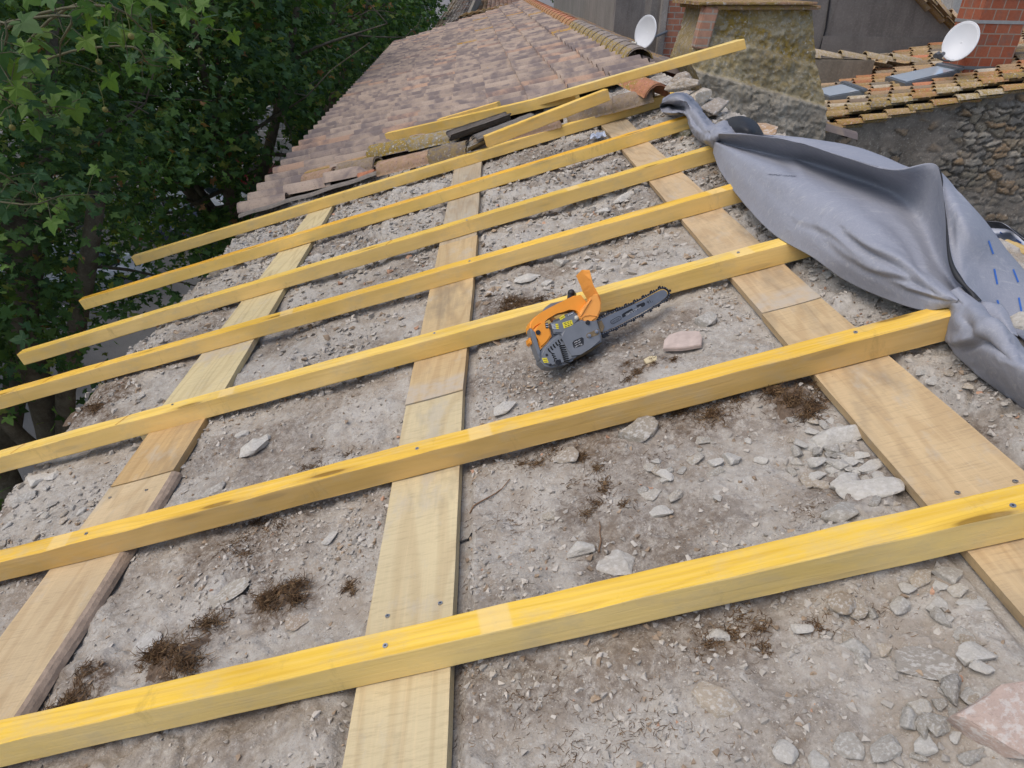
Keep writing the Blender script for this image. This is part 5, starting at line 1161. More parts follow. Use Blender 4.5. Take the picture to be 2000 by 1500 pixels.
def sticker(pts, z, mat, name, par, lines=3, ink=BLACK):
    o = up_plate(pts, z, .0006, mat, name, par, .0002)
    (ax, ay), (bx_, by_), (cx_, cy_), (dx_, dy_) = pts
    bm = bmesh.new(); rr = random.Random(int(ax))
    for i in range(lines):
        t = (i + .7) / (lines + .4); x0 = ax + (dx_ - ax) * t; y0_ = ay + (dy_ - ay) * t; x1 = bx_ + (cx_ - bx_) * t; y1_ = by_ + (cy_ - by_) * t
        q0 = 0.12
        while q0 < 0.85:
            q1 = min(.9, q0 + rr.uniform(.12, .3)); 
            P0 = sp(x0 + (x1 - x0) * q0, y0_ + (y1_ - y0_) * q0, z); P1 = sp(x0 + (x1 - x0) * q1, y0_ + (y1_ - y0_) * q1, z)
            d = Vector((P1[0] - P0[0], P1[1] - P0[1])); a = math.atan2(d.y, d.x)
            bm_box(bm, (d.length / 2, 0, 0), (d.length, .0022, .0004), Matrix.Translation((P0[0], P0[1], z + .0009)) @ Matrix.Rotation(a, 4, 'Z')); q0 = q1 + .08
    bm_obj('sticker_print', bm, ink, o); return o
sticker([(528,685),(580,655),(595,682),(540,718)], .0065, YST, 'warning_sticker', saw, 1)
sticker([(562,745),(668,712),(685,768),(580,808)], .0065, YST, 'warning_sticker', saw, 3)
sticker([(443,760),(480,757),(492,812),(455,815)], .0065, WST, 'silver_sticker', saw, 3)
sticker([(484,757),(515,755),(526,812),(496,814)], .0065, YST, 'warning_sticker', saw, 2)
sticker([(335,1140),(388,1135),(410,1188),(358,1192)], .0146, YST, 'warning_sticker', fan, 2)
sticker([(368,745),(402,743),(412,805),(378,808)], .0105, BLACK, 'switch_plate', saw, 2, LET)
sticker([(610,660),(680,628),(688,642),(620,675)], .0065, GRD, 'logo_plate', saw, 1, LET)
# cooling slots (curved dark louvres) on the fan cover
sl = bmesh.new()
def slot(p0, pm, p1, wd):
    P_ = catmull(np.array([p0, pm, p1], float), 7); V = []
    for i in range(7):
        t = P_[min(i + 1, 6)] - P_[max(i - 1, 0)]; n_ = np.array([-t[1], t[0]]) / np.linalg.norm(t) * wd / 2 * (1 if 0 < i < 6 else .6)
        V.append((P_[i] + n_, P_[i] - n_))
    vv = [[sl.verts.new((*sp(*q, .0145), .0148)) for q in pr_] for pr_ in V]
    for i in range(6): sl.faces.new((vv[i][0], vv[i + 1][0], vv[i + 1][1], vv[i][1]))
for k in range(5): x = 405 + k * 28; y = 1035 - k * 24; slot((x, y - 5), (x + 4, y + 14), (x + 26, y + 40), 17)
for k in range(9): x = 520 + k * 7; y = 985 + k * 23; slot((x, y), (x + 32, y + 16), (x + 75, y + 10 + k * 1.5), 15)
for k in range(4): x = 432 + k * 12; y = 1075 + k * 26; slot((x, y), (x + 18, y + 14), (x + 45, y + 18), 13)
bm_obj('cooling_slots', sl, plain('slot_black', (0.006, 0.006, 0.006), 0.9), fan)
up_plate([(465,1168),(540,1152),(558,1205),(490,1225)], .0145, .001, BLACK, 'muffler_port', fan)
bm = bmesh.new(); q = sp(510, 1190, .016); bmesh.ops.create_cone(bm, segments=20, radius1=.011, radius2=.009, depth=.003, matrix=Matrix.Translation((*q, .0165))); bm_obj('port_ring', bm, GRD, fan)
for (cx, cy) in ((555,938),(388,1105),(428,1215)):
    bm = bmesh.new(); q = sp(cx, cy, .0145); bm_cyl(bm, (*q, .0135), (*q, .0155), .0045, n=12); bm_obj('housing_screw', bm, BLACK, fan)
bm = bmesh.new(); bmesh.ops.create_uvsphere(bm, u_segments=12, v_segments=8, radius=.009, matrix=Matrix.Translation((*sp(722,690,.006), .004))); bm_obj('primer_bulb', bm, plain('milky_rubber', (0.5, 0.48, 0.4), 0.4), saw, smooth=True)
bm = bmesh.new(); q = sp(290, 855, .01); bm_cyl(bm, (*q, .0), (*q, .014), .008, n=14); bm_obj('choke_knob', bm, BLACK, saw)
# markings on the bar (the bar is mounted upside down, so they read the other way up)
ba = math.atan2(sp(1600,440,0)[1] - sp(1100,720,0)[1], sp(1600,440,0)[0] - sp(1100,720,0)[0]) + PI
INK = plain('bar_ink', (0.012, 0.012, 0.014), 0.5)
z_ = BARZ + .0004
q = sp(1160, 715, z_)
def rrect(name, cx, cy, wd, ht, mat, z, ring=False):
    q = sp(cx, cy, z); pts = [((wd / 2 - ht / 2) * (1 if math.cos(a) >= 0 else -1) + ht / 2 * math.cos(a), ht / 2 * math.sin(a)) for a in np.linspace(0, 2 * PI, 24, endpoint=False)]
    bm = bmesh.new(); bm_prism(bm, pts, 0, .0003); o = bm_obj(name, bm, mat, bar); o.matrix_local = Matrix.Translation((*q, z)) @ Matrix.Rotation(ba, 4, 'Z'); return o
rrect('logo_oval', 1160, 715, .046, .0155, INK, z_); rrect('logo_oval', 1160, 715, .042, .0115, BARM, z_ + .0003)
saw_text('OREGON', 1160, 715, .0088, INK, 'logo_text', bar, z_ + .0008, ba)
part('bar_label', [(1225,655),(1240,640),(1335,585),(1350,598),(1400,572),(1385,555),(1395,548),(1470,515),(1485,525),(1485,550),(1470,562),(1235,690)], z_ - .0003, z_, INK, 0, bar)
saw_text('DOUBLE GUARD', 1355, 612, .0092, WST, 'bar_label_text', bar, z_ + .0003, ba)
saw_text("'16", 1535, 508, .0185, INK, 'bar_number', bar, z_, ba)
# ------------------------------------------------------------------ chimney on the ridge
def lerp(a, b, t): return a + (b - a) * t
CY = 6.45
def chim():
    t = thing('chimney', 'massive square stone chimney covered in ochre lichen, behind the crumpled end of the grey sheet', 'chimney', Matrix.Translation(tuple(wy(1480, 260, CY))))
    b = np.array(wy(1480, 260, CY))
    ys_ = np.array([18, 60, 100, 130, 165, 190, 230, 275, 330, 420.]); xl = np.array([1388, 1376, 1355, 1349, 1362, 1371, 1374, 1376, 1376, 1376.]); xr = np.array([1588, 1590, 1592, 1594, 1600, 1606, 1604, 1600, 1602, 1606.])
    ny, nx = 150, 130; V = []; Cc = []; Li = []
    yy = np.linspace(18, 420, ny)
    for j, y in enumerate(yy):
        a = np.interp(y, ys_, xl); c = np.interp(y, ys_, xr)
        P0 = wy(a, y, CY); P1 = wy(c, y, CY)
        zz = P0[2] * .5 + P1[2] * .5
        s_ = np.linspace(0, 1, nx); X = P0[0] + (P1[0] - P0[0]) * s_; Z = np.full(nx, zz)
        px = a + (c - a) * s_
        diag = 62 + (px - 1392) * 0.30       # slanting shoulder
        below = sstep(0, 10, y - diag)
        diag2 = 128 + (px - 1340) * 0.27; b2 = sstep(0, 8, y - diag2)
        dep = 0.05 * below + 0.06 * b2 + 0.035 * fbm(X * 6, Z * 6, s=12, o=5) + 0.02 * fbm(X * 22, Z * 22, s=13)
        cr = np.abs(fbm(X * 2.5, Z * 7, s=14, o=3)); dep -= 0.014 * (1 - sstep(0.0, 0.04, cr)) * b2; dep = dep + .012 * fbm(X * 50, Z * 50, s=18)
        V.append(np.stack([X, CY - dep, Z], 1))
        lich = (0.85 * (1 - below) + 0.5 * below * (1 - b2) + 0.12 * b2 * (y < 200)) * (.75 + .45 * sstep(-.3, .3, fbm(X * 5, Z * 5, s=16)))
        Li.append(lich)
        base = np.where((b2 > .5)[:, None], np.array([[0.33, 0.298, 0.245]]), np.array([[0.38, 0.335, 0.24]])); base = base * (1 + 0.5 * fbm(X * 4, Z * 4, s=15)[:, None]); Cc.append(base)
    V = np.array(V).transpose(1, 0, 2); Cc = np.array(Cc).transpose(1, 0, 2); Li = np.array(Li).T
    Vf = V.reshape(-1, 3); n0 = len(Vf)
    # side returns
    sides = []; Fs = [grid_faces(nx, ny)]
    off = n0; allV = [Vf]; allC = [Cc.reshape(-1, 3)]; allL = [Li.ravel()]
    for k in (0, nx - 1):
        E = V[k]; dd = np.linspace(0, 0.75, 14); 
        G_ = np.repeat(E[None], 14, 0).copy(); G_[:, :, 1] += dd[:, None]; G_[:, :, 0] += 0.02 * fbm(G_[:, :, 1] * 6, G_[:, :, 2] * 6, s=20 + k) * (dd[:, None] > 0)
        allV.append(G_.reshape(-1, 3)); allC.append(np.tile([[0.30, 0.25, 0.18]], (14 * ny, 1))); allL.append(np.full(14 * ny, .6)); Fs.append((grid_faces(14, ny) + off) if k else (grid_faces(14, ny)[:, ::-1] + off)); off += 14 * ny
    E = V[:, 0]; G_ = np.repeat(E[:, None], 2, 1).copy(); G_[:, 1, 1] += .75
    allV.append(G_.reshape(-1, 3)); allC.append(np.tile([[0.3, 0.27, 0.2]], (2 * nx, 1))); allL.append(np.full(2 * nx, .6)); Fs.append(grid_faces(nx, 2) + off)
    mesh_np('stack', np.concatenate(allV) - b, np.concatenate(Fs), OLDSTONE, t, smooth=True, col=np.concatenate(allC), attrs={'lichen': np.concatenate(allL)})
    # capping slabs
    for k, (x0, x1, y0_, y1_, ov) in enumerate([(1366, 1597, 3, 11, .10), (1380, 1604, 10, 20, .07)]):
        A = wy(x0, y1_, CY - ov); B_ = wy(x1, y0_, CY - ov); dz = abs(wy(x0, y0_, CY)[2] - wy(x0, y1_, CY)[2])
        nxs = 60; V = []
        for i in range(nxs + 1):
            x = A[0] + (B_[0] - A[0]) * i / nxs; e = 0.004 * float(vnoise(np.array([i * .5]), np.array([k * 1.])) [0])
            zc = lerp(A[2], B_[2] - dz, i / nxs)
            for (yy_, z_) in ((CY - ov + e, zc + .004), (CY - ov + e - .004, zc + dz * .5), (CY - ov + e, zc + dz - .004), (CY + .8, zc + dz), (CY + .8, zc)): V.append((x, yy_, z_))
        i = np.arange(nxs)[:, None]; j = np.arange(5)[None]; Fq = np.stack([i * 5 + j, (i + 1) * 5 + j, (i + 1) * 5 + (j + 1) % 5, i * 5 + (j + 1) % 5], -1).reshape(-1, 4)
        cp = np.array([[0, 1, 2, 3, 4], [nxs * 5 + q for q in (4, 3, 2, 1, 0)]])
        mesh_np('cap_slab', np.array(V) - b, [Fq, cp], OLDSTONE, t, col=np.tile([[0.33, 0.20, 0.13]], (len(V), 1)), attrs={'lichen': np.full(len(V), .8)})
    bm = bmesh.new(); A = wy(1386, 14, CY); B_ = wy(1364, 95, CY)
    d = Vector(A - B_); bm_box(bm, (0, 0, 0), (0.13, 0.12, d.length), Matrix.Translation(tuple((A + B_) / 2 + np.array([-0.0, -.02, 0]) - b)) @ d.to_track_quat('Z', 'Y').to_matrix().to_4x4(), .01)
    bm_obj('brick_edge', bm, m_brick('pink_brick', (0.40, 0.20, 0.13), (0.44, 0.25, 0.17), (0.35, 0.3, 0.25), bw=.2, bh=.06), t)
chim()
# rubble heap of mortar and stones between the arched tile and the chimney
for k, (x, y, w_, s_, c_) in enumerate([(1322,200,.02,.20,TN),(1345,150,.10,.19,(0.30,0.25,0.2)),(1378,195,.06,.22,(0.42,0.37,0.3)),(1300,240,.0,.14,GR),(1405,215,.05,.17,(0.36,0.31,0.26)),(1500,262,.0,.20,(0.40,0.27,0.17)),(1350,165,.16,.14,(0.35,.3,.24))]):
    u, v = rp(x, y, w_); put_stone(u, v + .15, s_, 3 + k * 2, k, c_, ['brown mortar lump under the red arched tile mouth','large dark-sided mortar lump between the arched tile and the chimney','smooth cream mortar lump at the foot of the chimney','grey mortar lump by the tip of the crumpled sheet','flat grey-beige slab behind the crumpled sheet','reddish lichen-spotted tile lump behind the black roll','small brown lump on the big one left of the chimney'][k], None, .2, .8, 1.3, w=w_ - .04)
# ------------------------------------------------------------------ walls behind the roof
GWALL = m_render('grey_render', (0.155, 0.142, 0.132), (0.235, 0.217, 0.20), .5, 1.3); LWALL = m_render('light_render', (0.20, 0.185, 0.165), (0.26, 0.24, 0.215), .35, 1.2)
apx = apex(12.0)
def hit_plane(px, py_, P0, n):
    r_ = ray(px, py_); t = ((P0 - CAMP) @ n) / (r_ @ n); return CAMP + r_ * t
Cn = hit_plane(1195, 72, apx + 0.03 * N2, N2)
bm = bmesh.new(); bm_box(bm, (0, 6.5, 0), (0.5, 13, 7.2), None, 0.0)
o = bm_obj('rendered_wall', bm, LWALL); o.location = (Cn[0] + .25, Cn[1] + 0.003, Cn[2] + 0.6)
tag(o, 'light grey rendered wall running back along the far ridge', 'wall')
bm = bmesh.new(); bm_box(bm, (1.9, 0.1, 0), (3.8, .2, 7.2), None, 0.0)
o = bm_obj('rendered_wall', bm, GWALL); o.location = (Cn[0] - 0.01, Cn[1] - 0.2, Cn[2] + 0.6)
tag(o, 'dark streaked cement wall behind the small satellite dish', 'wall')
# brick and render pillar with a post
PY = 10.6
p_ = thing('brick_pillar', 'narrow pillar of grey render with a strip of exposed red brick, behind the small dish', 'pillar', Matrix.Translation(tuple(wy(1310, 118, PY))))
b_ = np.array(wy(1310, 118, PY)); X0 = wy(1283, 100, PY)[0] - b_[0]; X1 = wy(1340, 100, PY)[0] - b_[0]; X2 = wy(1362, 100, PY)[0] - b_[0]
bm = bmesh.new(); bm_box(bm, ((X0 + X1) / 2 + .02, .2, .6), (X1 - X0 - .1, .36, 3.2), None, .01); bm_obj('brickwork', bm, m_brick('old_brick', (0.30, 0.115, 0.075), (0.36, 0.17, 0.11), (0.30, 0.27, 0.23), bw=.17, bh=.075), p_)
bm = bmesh.new(); bm_box(bm, (X0 + .045, .2, .6), (.09, .42, 3.2), None, .01); bm_obj('render_strip', bm, m_render('pale_render', (0.24, 0.22, 0.2), (0.32, 0.29, 0.26), .3, 4), p_)
bm = bmesh.new(); bm_box(bm, ((X1 + X2) / 2 + .04, .1, .5), (X2 - X1 + .14, .25, 3.2), None, .008); bm_obj('timber_post', bm, plain('grey_weathered_wood', (0.19, 0.175, 0.155), .9, var=.45, scale=14, bump=.6), p_)
p_.rotation_euler.y = math.radians(0)
# stone gable wall of the neighbour
WY = 8.0
A0 = wy(1570, 262, WY); A1 = wy(2000, 172, WY); sl_ = (A1[2] - A0[2]) / (A1[0] - A0[0])
nx, nz = 430, 250; X = np.linspace(A0[0] - .6, A0[0] + 5.0, nx); D_ = np.linspace(0, 1, nz)
ZT = A0[2] + (X - A0[0]) * sl_; ZZ = ZT[:, None] - D_[None] * 4.2; XX = X[:, None] + 0 * ZZ
wx = XX + .03 * fbm(XX * 5, ZZ * 5, s=30); wz_ = ZZ + .03 * fbm(XX * 5, ZZ * 5, s=31)
wx = wx + .06 * fbm(XX * 9, ZZ * 9, s=41); wz_ = wz_ + .03 * fbm(XX * 11, ZZ * 11, s=42)
f1, f2, cid = worley(wx * 6.2, wz_ * 12.5, s=33)
cx_ = wy(1880, 250, WY)[0]; 
mask = sstep(-.5, 0.05, XX - cx_ + .35 * fbm(XX * 1.5, ZZ * 1.5, s=36)) * (1 - sstep(.15, .95, np.abs(ZZ - (A1[2] - .62)) ))
mask = np.clip(mask * (.35 + 1.1 * sstep(-.25, .2, fbm(XX * 3.5, ZZ * 3.5, s=44))) + .6 * sstep(.52, .62, cid * (0.72 + .4 * fbm(XX * 2, ZZ * 2, s=37))), 0, 1)
edge = sstep(.05, .22, f2 - f1)
st = edge * mask
dep = st * (.012 + .02 * cid) + .02 * fbm(XX * 7, ZZ * 7, s=34, o=5) - .02 * mask * (1 - edge)
pal = np.array([(0.16,0.14,0.105),(0.21,0.165,0.11),(0.14,0.125,0.105),(0.27,0.24,0.195),(0.11,0.105,0.095),(0.20,0.135,0.075)])
col_ = pal[(cid * 5.99).astype(int)] * (1 + .35 * fbm(XX * 12, ZZ * 12, s=38))[..., None]
mort = np.array([0.215, 0.187, 0.155]) * (1 + .55 * fbm(XX * 3, ZZ * 3, s=35, o=5))[..., None]
mort = mort * (1 - .35 * mask * (1 - edge))[..., None]
st = st * .8; colw = mort * (1 - st[..., None]) + col_ * 1.45 * st[..., None]
V = np.stack([XX, WY - dep, ZZ], -1)
nb = thing('neighbour_house', 'lower neighbouring house with mossy canal-tiled roof, rubble stone gable and two skylights', 'house', Matrix.Translation((5, 9, 0)))
nbo = np.array([5, 9, 0.])
mesh_np('stone_wall', V.reshape(-1, 3) - nbo, grid_faces(nx, nz)[:, ::-1], OLDSTONE, nb, smooth=True, col=colw.reshape(-1, 3), attrs={'lichen': np.zeros(nx * nz)})
# canal tile roof of the neighbour
al = math.atan(sl_); e1 = np.array([math.cos(al), 0, math.sin(al)]); e2 = np.array([0, 1., 0]); en = np.array([-math.sin(al), 0, math.cos(al)])
RO = A0 + np.array([-0.5, 0, 0.02]) - 0.5 * 0
RO = np.array([A0[0] - .5, WY, A0[2] - .5 * sl_ + .03])
GY = hit_plane(1870, 92, RO, en)[1]; GY2 = hit_plane(1700, 143, RO, en)[1]
print('grey wall Y', GY, GY2)
def pipe_lr(Ln, r0, r1, half, n=7):
    a = np.linspace(-half, half, n + 1); V = []
    for (x, r) in ((0, r0 - .012), (0, r0), (Ln, r1)):
        for q in a: V.append((x, r * math.sin(q), r * math.cos(q)))
    return np.array(V), grid_faces(3, n + 1)
def canal_roof(o_, ax, ay, an, nrow, ncol, pitch=.205, gauge=.34, seed=0, lich=.5, pal=None, skip=None, sc=1.0):
    r = np.random.default_rng(seed); Vs = []; Fs = []; Cs = []; Ls = []; off = 0
    pal = np.array(pal or [(0.42,0.23,0.13),(0.38,0.26,0.16),(0.26,0.20,0.15),(0.44,0.31,0.20),(0.46,0.19,0.11),(0.22,0.185,0.15),(0.46,0.40,0.32)])
    for i in range(nrow):
        jit = r.uniform(0, .12)
        for j in range(ncol):
            u = j * gauge + jit * 0 + r.normal(0, .012) + (i % 3) * .08; v = i * pitch + r.normal(0, .004)
            if skip is not None and skip(u, v): continue
            for cov_ in (1, 0):
                Vq, Fq = pipe_lr(gauge + .07 * sc, .088 * sc, .072 * sc, 1.35) if cov_ else pipe_lr(gauge + .07 * sc, -.07 * sc, -.085 * sc, 1.2)
                Vq = Vq.copy(); 
                w0 = (.065 if cov_ else .075) * sc; t_ = r.normal(0, .02)
                if not cov_: Vq[:, 2] = Vq[:, 2] + .0
                tilt = .03 * sc
                zz = Vq[:, 2] + w0 + (1 - Vq[:, 0] / gauge) * tilt - .02
                uu = u + Vq[:, 0]; vv = v + Vq[:, 1] + t_ * Vq[:, 0] + (0 if cov_ else pitch / 2)
                Vs.append(o_ + uu[:, None] * ax + vv[:, None] * ay + zz[:, None] * an); Fs.append((Fq if cov_ else Fq[:, ::-1]) + off); off += len(Vq)
                c = pal[r.choice(len(pal), p=[.2, .2, .16, .16, .08, .1, .1])] * r.uniform(.8, 1.15); Cs.append(np.tile(c, (len(Vq), 1))); Ls.append(np.full(len(Vq), min(.85, lich * r.random() * 1.3 + (.55 if i < 2 else 0))))
    return np.concatenate(Vs), np.concatenate(Fs), np.concatenate(Cs), np.concatenate(Ls)
nrow = int((max(GY, GY2) - WY) / .205) + 3
V_, F_, C_, L_ = canal_roof(RO + np.array([0, .02, .06]), e1, e2, en, int(nrow * .205 / .15), 27, .15, .245, seed=3, lich=.5, skip=None, sc=.73)
mesh_np('tiled_roof', V_ - nbo, F_, CANAL, nb, smooth=True, col=C_, attrs={'lichen': L_})
Vq = np.array([RO + a * e1 + b * e2 for a, b in ((0, 0.05), (6.3, 0.05), (6.3, nrow * .205), (0, nrow * .205))]) + en * .015
mesh_np('roof_deck', Vq - nbo, np.array([[0, 1, 2, 3]]), plain('dark_deck', (0.07, 0.06, 0.05), .95), nb)
V_, F_, C_, L_ = canal_roof(RO + np.array([0.1, -.05, -.035]), e1, e2, en, 1, 25, .15, .26, seed=8, lich=1.0, sc=.8)
mesh_np('verge_tiles', V_ - nbo, F_, CANAL, nb, smooth=True, col=C_, attrs={'lichen': L_})
# eaves return so the left end is closed
ALU = plain('grey_aluminium', (0.16, 0.18, 0.20), .45, .4); 
tgl = NT('skylight_glass'); GLS = tgl.fin((0.42, 0.49, 0.56), 0.05, None, 1.0, 0.0);  # sky reflection put into the pale blue base colour of the panes
def skylight(q, lab):
    P_ = [hit_plane(x, y, RO + en * .185, en) for x, y in q]      # near-left, far-left, far-right, near-right
    P_ = np.array(P_); c = P_.mean(0)
    f = mesh_np('skylight_frame', np.concatenate([P_ - nbo, P_ - nbo - en * .06]), np.array([(0, 1, 2, 3), (0, 4, 5, 1), (1, 5, 6, 2), (2, 6, 7, 3), (3, 7, 4, 0)]), ALU, nb)
    inn = c + (P_ - c) * np.array([.9, .86, .9]) + en * .006
    mesh_np('pane', inn - nbo, np.array([(0, 1, 2, 3)]), GLS, f)
    k = P_[2] + (P_[1] - P_[2]) ; 
    bm = bmesh.new(); a = Vector(P_[1] - nbo); b = Vector(P_[2] - nbo); d = b - a
    bm_box(bm, (d.length / 2, 0, 0), (d.length + .05, .07, .035), frame_xz(a + Vector(en) * .01, d, en), .01); bm_obj('blind_box', bm, ALU, f)
skylight([(1729,150),(1833,128),(1875,137),(1768,163)], 'a'); skylight([(1585,176),(1647,163),(1688,178),(1620,190)], 'b')
# grey cement wall beyond, with tiled coping
GWY = GY - 0.05
a = wy(1330, 100, GWY); b = wy(1905, 96, GWY); c = wy(1786, -2, GWY); sl2 = (c[2] - b[2]) / (c[0] - b[0])
xl_, xr_ = a[0] - .5, b[0] + 1.5
V = []
for (x, z) in ((xl_, 0), (xr_, 0), (xr_, b[2] + (xr_ - b[0]) * sl2), (xl_, b[2] + (xl_ - b[0]) * sl2)): V.append((x, GWY, z))
for (x, z) in ((xl_, 0), (xr_, 0), (xr_, b[2] + (xr_ - b[0]) * sl2), (xl_, b[2] + (xl_ - b[0]) * sl2)): V.append((x, GWY + .4, z))
gw = thing('cement_wall', 'tall dark grey cement gable with a sloping tiled coping, behind the skylights', 'wall', Matrix.Translation((xl_, GWY, 0))); gb = np.array([xl_, GWY, 0])
mesh_np('wall_face', np.array(V) - gb, np.array([(0, 1, 2, 3), (7, 6, 5, 4), (3, 2, 6, 7), (1, 5, 6, 2), (4, 0, 3, 7)]), GWALL, gw)
d1 = np.array([1, 0, sl2]); d1 = d1 / np.linalg.norm(d1); nn_ = np.array([-d1[2], 0, d1[0]])
st_ = np.array([xl_, GWY - .10, b[2] + (xl_ - b[0]) * sl2]); Lc = (xr_ - xl_) / d1[0]
V_, F_, C_, L_ = canal_roof(st_, d1, e2, nn_, 3, int(Lc / .34), seed=12, lich=.15, pal=[(0.36,0.28,0.22),(0.33,0.27,0.23),(0.40,0.30,0.24),(0.30,0.26,0.23),(0.40,0.24,0.18),(0.25,0.22,0.2),(0.42,0.38,0.33)])
mesh_np('coping_tiles', V_ - gb, F_, CANAL, gw, smooth=True, col=C_, attrs={'lichen': L_})
# low parapet with pale coping left of the skylights
a = wy(1588, 116, GWY - 1.2); b2_ = wy(1672, 124, GWY - 1.2)
# thin expansion crack and paler lower band on the cement wall
P1 = wy(1608, 62, GWY); P2 = wy(1850, 84, GWY); hh = .9
bm = bmesh.new(); bm_box(bm, ((P1[0] + P2[0]) / 2 - gb[0], -.012, P1[2] - gb[2] - hh / 2 - .05), (P2[0] - P1[0], .03, hh), None, .004); bm_obj('render_band', bm, m_render('band_render', (0.15, 0.14, 0.13), (0.21, 0.195, 0.18), .3, 2), gw)
V_, F_ = tube_np([(np.array([wy(1620, 0, GWY) - gb, wy(1612, 55, GWY) - gb, wy(1596, 112, GWY) - gb]) + np.array([0, -.015, 0]), .012)], 6); mesh_np('cable', V_, F_, BLACK, gw, smooth=True)
pr = thing('parapet', 'low rendered parapet with a pale tile coping, left of the skylight roof', 'wall', Matrix.Translation(tuple(a))); 
bm = bmesh.new(); bm_box(bm, ((b2_[0] - a[0]) / 2, .15, -.8), (b2_[0] - a[0] + .5, .3, 1.6), None, .01); bm_obj('wall_face', bm, m_render('parapet_render', (0.2, 0.17, 0.13), (0.26, 0.22, 0.17), .5, 3), pr)
V_, F_, C_, L_ = canal_roof(np.array([-.3, .1, -.03]), np.array([1., 0, -.03]), e2, np.array([0, 0, 1.]), 1, 5, seed=14, lich=.1, pal=[(.42,.36,.3)] * 7); mesh_np('coping_tiles', V_, F_, CANAL, pr, smooth=True, col=C_, attrs={'lichen': L_})
# brick chimney of the neighbour
BYc = 8.75
b0 = hit_plane(1920, 158, RO, en); BYc = b0[1]
xl0 = wy(1881, 140, BYc)[0]; xr0 = wy(1970, 140, BYc)[0]
bc = thing('brick_chimney', 'red brick chimney with metal straps and a flared cement foot, carrying the large dish', 'chimney', Matrix.Translation((xl0, BYc, b0[2])))
bcw = xr0 - xl0
bm = bmesh.new(); bm_box(bm, (bcw / 2, bcw * .4, .9), (bcw, bcw * .8, 1.9), None, .008); bm_obj('brickwork', bm, m_brick('red_brick', (0.30, 0.085, 0.045), (0.36, 0.13, 0.075), (0.30, 0.24, 0.19), bw=.155, bh=.125), bc)
for z_, c_ in ((.14, ALU), (.62, plain('galvanised', (0.38, 0.38, 0.37), .5, .5))):
    bm = bmesh.new(); bm_box(bm, (bcw / 2, bcw * .4, z_), (bcw + .012, bcw * .8 + .012, .035), None, .001); bm_obj('strap', bm, c_, bc)
bm = bmesh.new(); bm_box(bm, (bcw / 2, bcw * .4, .86), (bcw + .012, bcw * .8 + .012, .02), None, .001); bm_obj('cable', bm, BLACK, bc)
bm = bmesh.new(); vv = []
for (z_, e_) in ((-.35, .16), (-.08, .12), (.05, .01)):
    vv.append([bm.verts.new(q) for q in ((-e_, -e_, z_), (bcw + e_ * .4, -e_, z_), (bcw + e_ * .4, bcw * .8 + e_, z_), (-e_, bcw * .8 + e_, z_))])
for k in range(2):
    for j in range(4): bm.faces.new((vv[k][j], vv[k][(j + 1) % 4], vv[k + 1][(j + 1) % 4], vv[k + 1][j]))
bm.faces.new(vv[2]); bm_obj('cement_foot', bm, m_render('foot_cement', (0.14, 0.12, 0.10), (0.2, 0.175, 0.15), .6, 5), bc)
# satellite dishes
DISH = plain('dish_paint', (0.62, 0.63, 0.64), .4, var=.06, scale=6, bump=.02); RUST = plain('rust', (0.30, 0.16, 0.06), .9, var=.4)
def dish(cpx, Y, rad, nrm, lab, armdir, rust=False, mount=None, sq=1.12):
    c = wy(*cpx, Y); n = Vector(nrm).normalized(); M = frame_xz(c, Vector((0, 0, 1)).cross(n), n)
    t = thing('satellite_dish', lab, 'satellite dish', M)
    V = []; nr, na = 12, 40
    for i in range(nr + 1):
        r = i / nr
        for j in range(na):
            a = 2 * PI * j / na; V.append((rad * r * math.cos(a), rad * sq * r * math.sin(a), .16 * rad * r * r * 1.6 - .12 * rad))
    Fq = [(i * na + j, i * na + (j + 1) % na, (i + 1) * na + (j + 1) % na, (i + 1) * na + j) for i in range(nr) for j in range(na)]
    o = mesh_np('reflector', np.array(V), np.array(Fq), DISH, t, smooth=True); o.modifiers.new('t', 'SOLIDIFY').thickness = .008
    rim = [(rad * math.cos(a), rad * sq * math.sin(a), .136 * rad) for a in np.linspace(0, 2 * PI, 41)]
    V_, F_ = tube_np([(np.array(rim), .009)], 8); mesh_np('rim', V_, F_, DISH, t, smooth=True)
    a0 = np.array([0, -rad * sq * .95, -.02]); a1 = a0 + np.array(armdir)
    V_, F_ = tube_np([(np.array([a0, (a0 + a1) / 2 + np.array([0, -.02, 0]), a1]), .011)], 6); ar = mesh_np('arm', V_, F_, GRD, t, smooth=True)
    bm = bmesh.new(); bm_cyl(bm, tuple(a1 + np.array([0, .0, .03])), tuple(a1 + np.array([0, .05, -.03])), .028, .02, 12); bm_cyl(bm, tuple(a1 + np.array([.05, .0, .03])), tuple(a1 + np.array([.05, .05, -.03])), .028, .02, 12); bm_obj('receiver', bm, GRD if rust else plain('cream_plastic', (.55, .52, .42), .5), t)
    if mount is not None:
        V_, F_ = tube_np([(np.array([[0, -.02, -.06], [0.0, -.05, -.14], list((M.inverted() @ Vector(mount)))]), .018)], 8); mesh_np('bracket', V_, F_, ALU, t)
    if rust:
        hv = mesh_np
        for k in range(16):
            x = random.uniform(-.5, .5) * rad; y = (random.choice([-.62, .1, .35]) + random.gauss(0, .05)) * rad * sq; z = .256 * rad * ((x / rad) ** 2 + (y / rad / sq) ** 2) - .12 * rad + .001
            bm = bmesh.new(); bm_box(bm, (0, 0, 0), (random.uniform(.01, .045), .0035, .0006), Matrix.Translation((x, y, z)) @ Matrix.Rotation(random.uniform(-.6, .6), 4, 'Z')); bm_obj('rust_streak', bm, RUST, t)
    return t
to_cam = lambda c: Vector(CAMP - c).normalized()
